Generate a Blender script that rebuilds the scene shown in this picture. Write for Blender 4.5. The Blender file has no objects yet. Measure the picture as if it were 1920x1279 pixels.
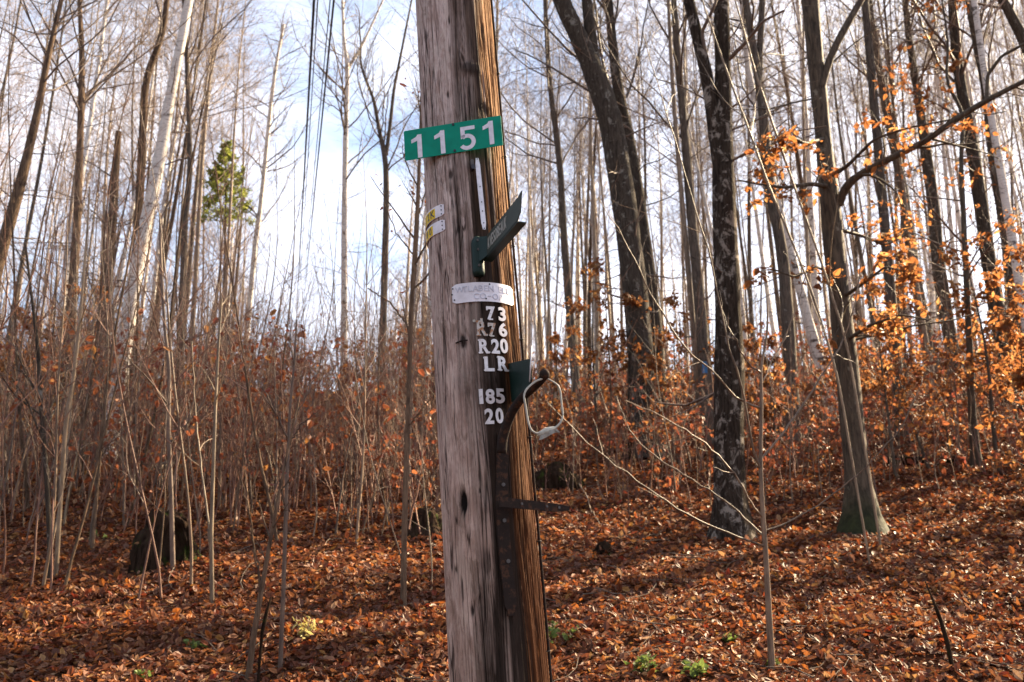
import bpy, math
import numpy as np
from mathutils import Vector, Matrix

scene = bpy.context.scene
col = scene.collection

# ------------------------------------------------------------------ camera
F = 1867.0                                   # focal length in photo pixels (1920 wide)
PITCH = math.radians(16.0)
CAM = np.array([0.0, 0.0, 1.6])
cam_d = bpy.data.cameras.new('camera')
cam = bpy.data.objects.new('camera', cam_d)
col.objects.link(cam)
cam.location = CAM
cam.rotation_euler = (math.radians(90) + PITCH, 0, 0)
cam_d.sensor_width = 36.0
cam_d.lens = 36.0 * F / 1920.0
cam_d.clip_start = 0.05
cam_d.clip_end = 2000
cam_d.dof.use_dof = True
cam_d.dof.focus_distance = 4.0
cam_d.dof.aperture_fstop = 5.0
scene.camera = cam

# ------------------------------------------------------------------ sky, sun, exposure
SUN_EL, SUN_AZ = math.radians(34), math.radians(54)      # azimuth from +Y towards +X
w = bpy.data.worlds.new('World')
scene.world = w
w.use_nodes = True
nt = w.node_tree
nt.nodes.clear()
sky = nt.nodes.new('ShaderNodeTexSky')
sky.sky_type = 'NISHITA'
sky.sun_disc = False
sky.sun_elevation = SUN_EL
sky.sun_rotation = SUN_AZ
sky.air_density = 1.0
sky.dust_density = 1.6
sky.ozone_density = 1.0
tc = nt.nodes.new('ShaderNodeTexCoord')
mp = nt.nodes.new('ShaderNodeMapping')
mp.inputs['Scale'].default_value = (1.6, 1.6, 3.2)
nz = nt.nodes.new('ShaderNodeTexNoise')
nz.inputs['Scale'].default_value = 1.7
nz.inputs['Detail'].default_value = 7
nz.inputs['Roughness'].default_value = 0.55
rp = nt.nodes.new('ShaderNodeValToRGB')
rp.color_ramp.elements[0].position = 0.38
rp.color_ramp.elements[0].color = (0.05, 0.05, 0.05, 1)
rp.color_ramp.elements[1].position = 0.66
rp.color_ramp.elements[1].color = (1, 1, 1, 1)
mx = nt.nodes.new('ShaderNodeMixRGB')
nrm = nt.nodes.new('ShaderNodeVectorMath')
nrm.operation = 'DOT_PRODUCT'
nrm.inputs[1].default_value = (math.cos(SUN_EL) * math.sin(SUN_AZ), math.cos(SUN_EL) * math.cos(SUN_AZ), math.sin(SUN_EL))
glow = nt.nodes.new('ShaderNodeMapRange')                # thin cloud is brightest towards the sun
glow.inputs['From Min'].default_value = -0.6
glow.inputs['From Max'].default_value = 0.9
glow.inputs['To Min'].default_value = 2.2
glow.inputs['To Max'].default_value = 8.0
tint = nt.nodes.new('ShaderNodeVectorMath')
tint.operation = 'SCALE'
tint.inputs[0].default_value = (0.97, 0.96, 1.04)
nt.links.new(tc.outputs['Generated'], nrm.inputs[0])
nt.links.new(nrm.outputs['Value'], glow.inputs['Value'])
nt.links.new(glow.outputs[0], tint.inputs['Scale'])
nt.links.new(tint.outputs[0], mx.inputs[2])
bg = nt.nodes.new('ShaderNodeBackground')
bg.inputs['Strength'].default_value = 0.05
wo = nt.nodes.new('ShaderNodeOutputWorld')
nt.links.new(tc.outputs['Generated'], mp.inputs['Vector'])
nt.links.new(mp.outputs[0], nz.inputs['Vector'])
nt.links.new(nz.outputs['Fac'], rp.inputs[0])
nt.links.new(rp.outputs[0], mx.inputs[0])
nt.links.new(sky.outputs[0], mx.inputs[1])
nt.links.new(mx.outputs[0], bg.inputs['Color'])
nt.links.new(bg.outputs[0], wo.inputs['Surface'])

sun_d = bpy.data.lights.new('sun', 'SUN')
sun = bpy.data.objects.new('sun', sun_d)
col.objects.link(sun)
sun_d.energy = 5.0
sun_d.angle = math.radians(0.5)
sun_d.color = (1.0, 0.79, 0.51)
sv = Vector((math.cos(SUN_EL) * math.sin(SUN_AZ), math.cos(SUN_EL) * math.cos(SUN_AZ), math.sin(SUN_EL)))
sun.rotation_euler = sv.to_track_quat('Z', 'Y').to_euler()
sun.location = (20, 18, 25)
scene.view_settings.view_transform = 'Standard'
scene.view_settings.look = 'None'
scene.view_settings.gamma = 1
scene.view_settings.exposure = 2.62
scene.cycles.max_bounces = 6
scene.cycles.transparent_max_bounces = 8

# ------------------------------------------------------------------ helpers
CP, SP = math.cos(PITCH), math.sin(PITCH)

def ray(px, py):
    u = (px - 960.0) / F
    v = (639.5 - py) / F
    return np.array([u, CP - v * SP, SP + v * CP])

def at(px, py, Y):
    d = ray(px, py)
    return CAM + d * (Y / d[1])

def zdepth(p):
    q = np.asarray(p) - CAM
    return q[1] * CP + q[2] * SP

def norm(a):
    return a / np.maximum(np.linalg.norm(a, axis=-1, keepdims=True), 1e-9)

def hash3(ix, iy, iz, seed):
    h = (ix.astype(np.int64) * 374761393 + iy.astype(np.int64) * 668265263 + iz.astype(np.int64) * 2147483647 + seed * 974711) & 0xFFFFFFFF
    h = ((h ^ (h >> 13)) * 1274126177) & 0xFFFFFFFF
    h = (h ^ (h >> 16)) & 0xFFFFFF
    return h / float(0xFFFFFF)

def vnoise(x, y, z=0.0, seed=0):
    x, y, z = np.broadcast_arrays(np.asarray(x, float), np.asarray(y, float), np.asarray(z, float))
    ix, iy, iz = np.floor(x), np.floor(y), np.floor(z)
    fx, fy, fz = x - ix, y - iy, z - iz
    fx, fy, fz = [f * f * (3 - 2 * f) for f in (fx, fy, fz)]
    r = 0
    for a in (0, 1):
        for b in (0, 1):
            for c in (0, 1):
                wt = (fx if a else 1 - fx) * (fy if b else 1 - fy) * (fz if c else 1 - fz)
                r = r + wt * hash3(ix + a, iy + b, iz + c, seed)
    return r

def softplus(t, wd):
    t = np.asarray(t, float) / wd
    return wd * (np.log1p(np.exp(-np.abs(t))) + np.maximum(t, 0))

def H(x, y):
    x = np.asarray(x, float)
    y = np.asarray(y, float)
    g = 0.30 * softplus(y - 2.3, 0.5) - 0.20 * softplus(y - 42, 5)
    up = np.clip((y - 6) / 14, 0, 1)
    g = g + up * 0.070 * softplus(x - 1.5, 1.5) - up * 0.012 * softplus(-x - 4, 2)
    g = g + up * (vnoise(x * 0.22, y * 0.22, 3.3, 1) - 0.5) * 0.8
    g = g + np.clip((y - 2.5) / 2, 0, 1) * ((vnoise(x * 1.1, y * 1.1, 0.7, 2) - 0.5) * 0.16 + (vnoise(x * 3.1, y * 3.1, 0.1, 3) - 0.5) * 0.06)
    return g

def ground_hit(px, py):
    d = ray(px, py)
    t = 4.0
    for _ in range(4000):
        p = CAM + d * t
        if p[2] < H(p[0], p[1]):
            break
        t += 0.03
    return CAM + d * t

class MB:
    """collects vertex and face arrays for ONE mesh"""
    def __init__(self):
        self.v, self.f, self.n = [], [], 0
    def add(self, verts, faces, mi=0, smooth=True):
        verts = np.asarray(verts, float).reshape(-1, 3)
        if isinstance(faces, np.ndarray):
            self.f.append((faces.astype(np.int64) + self.n, mi, smooth))
        else:
            by = {}
            for fc in faces:
                by.setdefault(len(fc), []).append(fc)
            for k, fs in by.items():
                self.f.append((np.array(fs, dtype=np.int64) + self.n, mi, smooth))
        self.v.append(verts)
        self.n += len(verts)
        return self
    def tubes(self, P, R, sides, mi=0, cap=False):
        P = np.asarray(P, float)
        R = np.asarray(R, float)
        if P.ndim == 2:
            P, R = P[None], R[None]
        B, n, _ = P.shape
        if B == 0:
            return self
        T = norm(np.gradient(P, axis=1))
        mean = norm(P[:, -1] - P[:, 0])
        ref = np.where(np.abs(mean[:, 2:3]) > 0.75, np.array([[1.0, 0.13, 0]]), np.array([[0.1, 0, 1.0]]))[:, None, :]
        U = norm(np.cross(np.broadcast_to(ref, T.shape), T))
        V = np.cross(T, U)
        a = np.arange(sides) * 2 * np.pi / sides
        ring = P[:, :, None] + R[:, :, None, None] * (np.cos(a)[None, None, :, None] * U[:, :, None] + np.sin(a)[None, None, :, None] * V[:, :, None])
        base = (np.arange(B) * n * sides)[:, None, None]
        i = np.arange(n - 1)[None, :, None] * sides
        k = np.arange(sides)[None, None, :]
        k2 = (k + 1) % sides
        q = np.stack([base + i + k, base + i + k2, base + i + sides + k2, base + i + sides + k], -1).reshape(-1, 4)
        self.add(ring.reshape(-1, 3), q, mi)
        if cap:
            off = self.n - B * n * sides
            for b in range(B):
                o = off + b * n * sides
                self.f.append((np.array([[o + j for j in reversed(range(sides))]]), mi, False))
                self.f.append((np.array([[o + (n - 1) * sides + j for j in range(sides)]]), mi, False))
        return self
    def box(self, c, ux, uy, uz, sx, sy, sz, mi=0, bev=0.0):
        """box centred on c with unit axes and full sizes; bev chamfers the outline in the ux-uy plane and the front edges"""
        c, ux, uy, uz = [np.asarray(q, float) for q in (c, ux, uy, uz)]
        hx, hy, hz = sx / 2, sy / 2, sz / 2
        b = bev
        if b > 0:
            ol = [(-hx + b, -hy), (hx - b, -hy), (hx, -hy + b), (hx, hy - b), (hx - b, hy), (-hx + b, hy), (-hx, hy - b), (-hx, -hy + b)]
        else:
            ol = [(-hx, -hy), (hx, -hy), (hx, hy), (-hx, hy)]
        return self.prism([c + ux * p + uy * q - uz * hz for p, q in ol], uz * sz, mi)
    def prism(self, outline, ext, mi=0):
        """closed planar outline (counter-clockwise seen from the +ext side) extruded by the vector ext"""
        o = np.asarray(outline, float)
        n = len(o)
        v = np.concatenate([o, o + np.asarray(ext, float)])
        f = [tuple(reversed(range(n))), tuple(range(n, 2 * n))]
        f += [(i, (i + 1) % n, n + (i + 1) % n, n + i) for i in range(n)]
        return self.add(v, f, mi, False)
    def ball(self, c, r, nu=10, nv=7, mi=0, sq=(1, 1, 1)):
        th = np.linspace(0.02, np.pi - 0.02, nv)
        ph = np.arange(nu) * 2 * np.pi / nu
        v = np.stack([np.sin(th)[:, None] * np.cos(ph), np.sin(th)[:, None] * np.sin(ph), np.cos(th)[:, None] * np.ones(nu)], -1) * r * np.array(sq) + np.asarray(c)
        f = [(i * nu + j, (i + 1) * nu + j, (i + 1) * nu + (j + 1) % nu, i * nu + (j + 1) % nu) for i in range(nv - 1) for j in range(nu)]
        f += [tuple(range(nu)), tuple(reversed(range((nv - 1) * nu, nv * nu)))]
        return self.add(v.reshape(-1, 3), f, mi)
    def mesh(self, name, mats):
        me = bpy.data.meshes.new(name)
        V = np.concatenate(self.v)
        me.vertices.add(len(V))
        me.vertices.foreach_set('co', V.astype(np.float32).ravel())
        loops = np.concatenate([f.ravel() for f, _, _ in self.f])
        sizes = np.concatenate([np.full(len(f), f.shape[1]) for f, _, _ in self.f])
        me.loops.add(len(loops))
        me.loops.foreach_set('vertex_index', loops.astype(np.int32))
        me.polygons.add(len(sizes))
        me.polygons.foreach_set('loop_start', np.concatenate([[0], np.cumsum(sizes)[:-1]]).astype(np.int32))
        me.polygons.foreach_set('material_index', np.concatenate([np.full(len(f), m) for f, m, _ in self.f]).astype(np.int32))
        me.polygons.foreach_set('use_smooth', np.concatenate([np.full(len(f), s) for f, _, s in self.f]))
        me.update(calc_edges=True)
        me.validate()
        for m in (mats if isinstance(mats, (list, tuple)) else [mats]):
            me.materials.append(m)
        return me
    def build(self, name, mats, parent=None, origin=None):
        if origin is None:
            allv = np.concatenate(self.v)
            origin = np.array([allv[:, 0].mean(), allv[:, 1].mean(), allv[:, 2].min()]) if parent is None else np.array(parent.location)
        self.v = [q - np.asarray(origin) for q in self.v]
        o = bpy.data.objects.new(name, self.mesh(name, mats))
        col.objects.link(o)
        if parent is None:
            o.location = origin
        else:
            o.parent = parent
        return o

def tag(o, label=None, cat=None, group=None, kind=None):
    if label: o['label'] = label
    if cat: o['category'] = cat
    if group: o['group'] = group
    if kind: o['kind'] = kind
    return o

def thing(name, label, cat, loc, group=None):
    o = bpy.data.objects.new(name, None)
    col.objects.link(o)
    o.location = loc
    o.empty_display_size = 0.1
    return tag(o, label, cat, group)

def dup(root, loc, rot, scale, label, group):
    r = root.copy()
    col.objects.link(r)
    r.location, r.rotation_euler, r.scale = loc, rot, scale
    tag(r, label, None, group)
    for ch in PARTS[root.name]:
        c = ch.copy()
        col.objects.link(c)
        c.parent = r
    return r
PARTS = {}

# ------------------------------------------------------------------ material helpers
class NT:
    def __init__(self, name):
        self.m = bpy.data.materials.new(name)
        self.m.use_nodes = True
        self.t = self.m.node_tree
        self.p = self.t.nodes['Principled BSDF']
        self.out = self.t.nodes['Material Output']
    def n(self, typ, **kw):
        nd = self.t.nodes.new('ShaderNode' + typ)
        for k, v in kw.items():
            if k.startswith('_'):
                setattr(nd, k[1:], v)
            else:
                self.set(nd.inputs[k.replace('__', ' ')] if not k.startswith('i') or not k[1:].isdigit() else nd.inputs[int(k[1:])], v)
        return nd
    def set(self, sock, v):
        if isinstance(v, bpy.types.NodeSocket):
            self.t.links.new(v, sock)
        else:
            sock.default_value = v
    def noise(self, vec, scale, detail=4, rough=0.55, dist=0.0):
        nd = self.n('TexNoise', Scale=scale, Detail=detail, Roughness=rough, Distortion=dist)
        if vec is not None:
            self.t.links.new(vec, nd.inputs['Vector'])
        return nd.outputs['Fac']
    def mapping(self, vec, scale, loc=(0, 0, 0)):
        nd = self.n('Mapping', Scale=scale, Location=loc)
        self.t.links.new(vec, nd.inputs['Vector'])
        return nd.outputs[0]
    def ramp(self, fac, stops, interp='LINEAR'):
        nd = self.n('ValToRGB')
        nd.color_ramp.interpolation = interp
        el = nd.color_ramp.elements
        while len(el) < len(stops):
            el.new(0.5)
        for e, (p, c) in zip(el, stops):
            e.position = p
            e.color = (c, c, c, 1) if not isinstance(c, (tuple, list)) else tuple(c) + (1,)
        self.t.links.new(fac, nd.inputs[0])
        return nd.outputs[0]
    def mix(self, fac, a, b, blend='MIX'):
        nd = self.n('MixRGB', _blend_type=blend)
        for s, v in zip(nd.inputs, (fac, a, b)):
            if isinstance(v, bpy.types.NodeSocket):
                self.t.links.new(v, s)
            elif isinstance(v, (tuple, list)):
                s.default_value = tuple(v) + (1,)
            else:
                s.default_value = v
        return nd.outputs[0]
    def math(self, op, a, b=0.0):
        nd = self.n('Math', _operation=op)
        self.set(nd.inputs[0], a)
        self.set(nd.inputs[1], b)
        return nd.outputs[0]
    def bump(self, h, strength=0.5, dist=0.01, nrm=None):
        nd = self.n('Bump', Strength=strength, Distance=dist, Height=h)
        if nrm is not None:
            self.t.links.new(nrm, nd.inputs['Normal'])
        return nd.outputs[0]
    def fin(self, color, rough=0.8, nrm=None, spec=0.3, metal=0.0):
        self.set(self.p.inputs['Base Color'], color if isinstance(color, bpy.types.NodeSocket) else tuple(color) + (1,))
        self.set(self.p.inputs['Roughness'], rough)
        self.set(self.p.inputs['Metallic'], metal)
        self.set(self.p.inputs['Specular IOR Level'], spec)
        if nrm is not None:
            self.t.links.new(nrm, self.p.inputs['Normal'])
        return self.m
    def translucent(self, color, amt):
        tr = self.n('BsdfTranslucent')
        self.set(tr.inputs['Color'], color)
        ms = self.n('MixShader')
        ms.inputs[0].default_value = amt
        self.t.links.new(self.p.outputs[0], ms.inputs[1])
        self.t.links.new(tr.outputs[0], ms.inputs[2])
        self.t.links.new(ms.outputs[0], self.out.inputs['Surface'])
        return self.m

def paint_mat(name, colr, rough=0.5, spec=0.4, metal=0.0, wear=None, wscale=40, wamt=0.45):
    t = NT(name)
    oc = t.n('TexCoord').outputs['Object']
    n1 = t.noise(oc, wscale, 5, 0.6)
    c = t.mix(t.ramp(n1, [(0.35, 0.0), (0.75, 1.0)]), colr, tuple(min(1, q * 0.72) for q in colr))
    if wear:
        n2 = t.noise(oc, wscale * 0.7, 6, 0.7)
        c = t.mix(t.ramp(n2, [(wamt + 0.12, 0.0), (wamt + 0.2, 1.0)]), c, wear)
    return t.fin(c, rough, t.bump(n1, 0.15, 0.002), spec, metal)

def bark_mat(name, dark, light, lichen=None, lamt=0.55, ridge=1.0, scale=1.0, rough=0.9, spec=0.15):
    t = NT(name)
    oc = t.n('TexCoord').outputs['Object']
    rnd = t.n('ObjectInfo').outputs['Random']
    rid = t.noise(t.mapping(oc, (34 * scale, 34 * scale, 5 * scale)), 1.0, 5, 0.65, 0.6)
    fine = t.noise(t.mapping(oc, (110, 110, 30)), 1.0, 3, 0.6)
    c = t.mix(t.ramp(rid, [(0.34, 0.0), (0.62, 1.0)]), dark, light)
    c = t.mix(t.math('MULTIPLY', fine, 0.5), c, tuple(q * 0.5 for q in dark))
    if lichen:
        lf = t.noise(t.mapping(oc, (7, 7, 5)), 1.0, 8, 0.75, 0.6)
        c = t.mix(t.ramp(lf, [(lamt, 0.0), (lamt + 0.06, 1.0)]), c, lichen)
    hs = t.n('HueSaturation', Saturation=1.0, Color=c)
    t.set(hs.inputs['Value'], t.math('ADD', t.math('MULTIPLY', rnd, 0.5), 0.75))
    return t.fin(hs.outputs[0], rough, t.bump(rid, 0.9, 0.02 * ridge), spec)

# ------------------------------------------------------------------ materials
M = {}
M['bark_grey'] = bark_mat('grey bark', (0.045, 0.036, 0.030), (0.17, 0.135, 0.105), (0.24, 0.22, 0.19), 0.60)
M['bark_dark'] = bark_mat('dark furrowed bark', (0.030, 0.023, 0.018), (0.105, 0.082, 0.062), (0.22, 0.20, 0.17), 0.56, 1.3)
M['bark_black'] = bark_mat('rough blackish bark', (0.014, 0.010, 0.008), (0.060, 0.045, 0.034), (0.22, 0.19, 0.16), 0.535, 1.6, 1.2, 0.95, 0.05)
M['bark_beech'] = bark_mat('smooth beech bark', (0.045, 0.034, 0.023), (0.115, 0.088, 0.060), (0.17, 0.15, 0.11), 0.60, 0.7, 0.8, 0.75, 0.25)
M['twig_brown'] = bark_mat('brown sapling bark', (0.075, 0.047, 0.029), (0.25, 0.165, 0.105), None, 0.6, 0.2, 1.0, 0.55, 0.35)
M['twig_pale'] = bark_mat('sunlit tan twig bark', (0.15, 0.105, 0.08), (0.36, 0.26, 0.19), None, 0.6, 0.2, 1.0, 0.6, 0.3)  # sun on far twig tips is put into this paler colour
M['bark_pale'] = bark_mat('pale grey brown bark', (0.13, 0.095, 0.07), (0.38, 0.29, 0.21), None, 0.6, 1.0, 1.0, 0.7, 0.3)
M['bark_brown'] = bark_mat('brown bark', (0.050, 0.032, 0.022), (0.19, 0.125, 0.08), None, 0.6)
M['twig'] = bark_mat('twig bark', (0.075, 0.052, 0.042), (0.20, 0.135, 0.095), None, 0.6, 0.2, 1.0, 0.6, 0.25)
M['twig_red'] = bark_mat('reddish twig bark', (0.12, 0.060, 0.045), (0.28, 0.15, 0.10), None, 0.6, 0.2, 1.0, 0.6, 0.25)
M['twig_tan'] = bark_mat('tan sapling bark', (0.10, 0.066, 0.040), (0.31, 0.22, 0.135), None, 0.6, 0.2, 1.0, 0.52, 0.35)

t = NT('birch bark')
oc = t.n('TexCoord').outputs['Object']
band = t.noise(t.mapping(oc, (5, 5, 60)), 1.0, 3, 0.6, 0.3)
patch = t.noise(t.mapping(oc, (3.5, 3.5, 4.5)), 1.0, 6, 0.7)
c = t.mix(t.ramp(band, [(0.36, 1.0), (0.43, 0.0)]), (0.62, 0.57, 0.52), (0.14, 0.11, 0.09))
c = t.mix(t.ramp(patch, [(0.56, 0.0), (0.63, 1.0)]), c, (0.09, 0.07, 0.06))
M['birch'] = t.fin(c, 0.7, t.bump(band, 0.4, 0.01), 0.25)

t = NT('beech bark with mossy foot')
oc = t.n('TexCoord').outputs['Object']
sx = t.n('SeparateXYZ')
t.t.links.new(oc, sx.inputs[0])
rid = t.noise(t.mapping(oc, (26, 26, 5)), 1.0, 5, 0.65, 0.6)
mn = t.noise(oc, 9, 6, 0.7)
lf = t.noise(t.mapping(oc, (5, 5, 3.5)), 1.0, 7, 0.72, 0.4)
c = t.mix(t.ramp(rid, [(0.34, 0.0), (0.62, 1.0)]), (0.026, 0.019, 0.013), (0.10, 0.074, 0.050))
c = t.mix(t.ramp(lf, [(0.60, 0.0), (0.66, 1.0)]), c, (0.18, 0.155, 0.115))
mg = t.ramp(mn, [(0.35, (0.010, 0.010, 0.004)), (0.65, (0.030, 0.034, 0.010))])
mf = t.ramp(t.math('ADD', sx.outputs['Z'], t.math('MULTIPLY', mn, 0.55)), [(0.50, 1.0), (0.85, 0.0)])
c = t.mix(mf, c, mg)
M['bark_beech_moss'] = t.fin(c, 0.8, t.bump(rid, 0.9, 0.015), 0.2)

def leaf_mat(name, stops, trans=0.35, spec=0.35, rough=0.5):
    t = NT(name)
    rnd = t.n('NewGeometry').outputs['Random Per Island']
    c = t.ramp(rnd, stops)
    oc = t.n('TexCoord').outputs['Object']
    nn = t.noise(oc, 60, 3, 0.6)
    c = t.mix(t.math('MULTIPLY', nn, 0.55), c, (0.06, 0.03, 0.02))
    t.fin(c, rough, None, spec)
    return t.translucent(c, trans) if trans else t.m
M['litter'] = leaf_mat('fallen leaves', [(0.0, (0.060, 0.014, 0.006)), (0.16, (0.138, 0.035, 0.012)), (0.30, (0.212, 0.063, 0.025)), (0.44, (0.092, 0.030, 0.016)), (0.55, (0.221, 0.106, 0.067)), (0.66, (0.350, 0.155, 0.070)), (0.78, (0.478, 0.147, 0.024)), (0.88, (0.202, 0.021, 0.009)), (0.95, (0.423, 0.212, 0.056)), (1.0, (0.515, 0.310, 0.183))], 0.35, 0.25, 0.55)
M['beech_leaf'] = leaf_mat('withered beech leaves', [(0.0, (0.22, 0.075, 0.024)), (0.4, (0.42, 0.165, 0.048)), (0.7, (0.32, 0.11, 0.036)), (1.0, (0.62, 0.36, 0.14))], 0.62, 0.3, 0.5)
M['red_leaf'] = leaf_mat('reddish clinging leaves', [(0.0, (0.22, 0.055, 0.03)), (0.5, (0.36, 0.12, 0.045)), (0.8, (0.28, 0.07, 0.045)), (1.0, (0.50, 0.24, 0.07))], 0.45, 0.3, 0.5)
M['needle'] = leaf_mat('conifer needles', [(0.0, (0.20, 0.27, 0.05)), (0.6, (0.40, 0.46, 0.09)), (1.0, (0.54, 0.58, 0.16))], 0.55, 0.2, 0.6)
M['weed_green'] = leaf_mat('green weed leaves', [(0.0, (0.10, 0.17, 0.035)), (1.0, (0.22, 0.30, 0.07))], 0.4, 0.3, 0.5)
M['weed_yellow'] = leaf_mat('pale yellow weed leaves', [(0.0, (0.42, 0.36, 0.10)), (1.0, (0.62, 0.56, 0.26))], 0.4, 0.3, 0.5)

t = NT('forest soil')
oc = t.n('TexCoord').outputs['Object']
n1 = t.noise(oc, 9, 8, 0.7)
n2 = t.noise(oc, 38, 6, 0.7)
n3 = t.noise(oc, 0.5, 3, 0.5)
c = t.ramp(n2, [(0.3, (0.016, 0.007, 0.004)), (0.47, (0.08, 0.030, 0.015)), (0.57, (0.12, 0.050, 0.026)), (0.7, (0.055, 0.021, 0.012))])
c = t.mix(t.ramp(n1, [(0.42, 0.0), (0.6, 0.8)]), c, (0.045, 0.024, 0.015))
M['soil'] = t.fin(c, 0.95, t.bump(n2, 0.8, 0.03), 0.0)

M['moss_wood'] = bark_mat('rotten mossy wood', (0.010, 0.006, 0.004), (0.048, 0.030, 0.020), (0.026, 0.038, 0.008), 0.55, 1.6, 0.6, 0.95, 0.03)
M['dead_wood'] = bark_mat('grey dead wood', (0.06, 0.045, 0.035), (0.24, 0.19, 0.15), None, 0.6)
M['cable'] = paint_mat('black cable', (0.015, 0.015, 0.018), 0.5)

# ------------------------------------------------------------------ ground
def ground_sheet():
    xs = np.concatenate([np.linspace(-220, -30, 24)[:-1], np.linspace(-30, 30, 241), np.linspace(30, 220, 24)[1:]])
    ys = np.concatenate([np.linspace(-40, 2, 15)[:-1], np.linspace(2, 20, 121), np.linspace(20, 60, 101)[1:], np.linspace(60, 420, 40)[1:]])
    X, Y = np.meshgrid(xs, ys)
    Z = H(X, Y)
    nx, ny = len(xs), len(ys)
    i = np.arange(ny - 1)[:, None] * nx + np.arange(nx - 1)[None]
    q = np.stack([i, i + 1, i + nx + 1, i + nx], -1).reshape(-1, 4)
    o = MB().add(np.stack([X, Y, Z], -1), q).build('ground', M['soil'], None, (0, 0, 0))
    tag(o, kind='structure')
ground_sheet()

# ------------------------------------------------------------------ utility pole
YP = 4.06
A_top, A_bot = at(849, 0, YP), at(936.5, 1279, YP)
ax = norm(A_top - A_bot)
e1 = norm(np.array([1.0, 0, 0]) - ax[0] * ax)
e2 = -np.cross(ax, e1)
S_top = np.linalg.norm(A_top - A_bot)
R_bot = 187 * zdepth(A_bot) / F / 2 * 0.995
R_top = 139 * zdepth(A_top) / F / 2 * 0.995

def prad(s):
    return R_bot + (R_top - R_bot) * np.clip(s / S_top, -1, 1.25) - 0.006 * np.maximum(s / S_top - 1.25, 0)

def surf(phi, s, off=0.0):
    phi, s, off = np.broadcast_arrays(np.asarray(phi, float), np.asarray(s, float), np.asarray(off, float))
    r = (prad(s) + off)[..., None]
    return A_bot + ax * s[..., None] + r * (np.sin(phi)[..., None] * e1 + np.cos(phi)[..., None] * e2)

def pframe(phi):
    nrm = math.sin(phi) * e1 + math.cos(phi) * e2
    tan = math.cos(phi) * e1 - math.sin(phi) * e2
    return tan, ax, nrm

def pole_hit(px, py):
    d = ray(px, py)
    best, bt = 9, 0
    for tt in np.arange(3.0, 4.8, 0.002):
        p = CAM + d * tt
        q = p - A_bot
        s = q @ ax
        rad = q - ax * s
        dist = np.linalg.norm(rad) - prad(s)
        if dist < 0:
            break
        if dist < best:
            best, bt = dist, tt
    else:
        p = CAM + d * bt
        q = p - A_bot
        s = q @ ax
        rad = q - ax * s
    return math.atan2(rad @ e1, rad @ e2), float(s)

KNOTS = [  # photo pixel, half width m, half height m, depth, darkness
    (868, 942, 0.017, 0.050, 0.018, 1.0), (882, 128, 0.045, 0.030, -0.010, 0.75), (905, 62, 0.012, 0.050, 0.004, 0.7),
    (908, 205, 0.035, 0.040, 0.006, 0.8), (868, 722, 0.045, 0.055, -0.006, 0.25), (868, 640, 0.012, 0.028, 0.008, 0.85),
    (848, 262, 0.006, 0.022, 0.004, 0.9), (840, 178, 0.005, 0.016, 0.004, 0.9), (845, 328, 0.009, 0.020, 0.005, 0.8),
    (860, 430, 0.007, 0.020, 0.005, 0.8), (806, 365, 0.004, 0.016, 0.003, 0.9), (886, 1145, 0.006, 0.022, 0.004, 0.9),
    (867, 1105, 0.005, 0.040, 0.005, 0.8), (913, 1055, 0.014, 0.05, 0.004, 0.6), (800, 66, 0.004, 0.018, 0.003, 0.8), (842, 38, 0.004, 0.020, 0.003, 0.9),
    (822, 665, 0.004, 0.025, 0.004, 0.8), (836, 750, 0.004, 0.018, 0.003, 0.8), (900, 920, 0.004, 0.012, 0.003, 0.9), (880, 560, 0.004, 0.03, 0.003, 0.7)]

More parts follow.
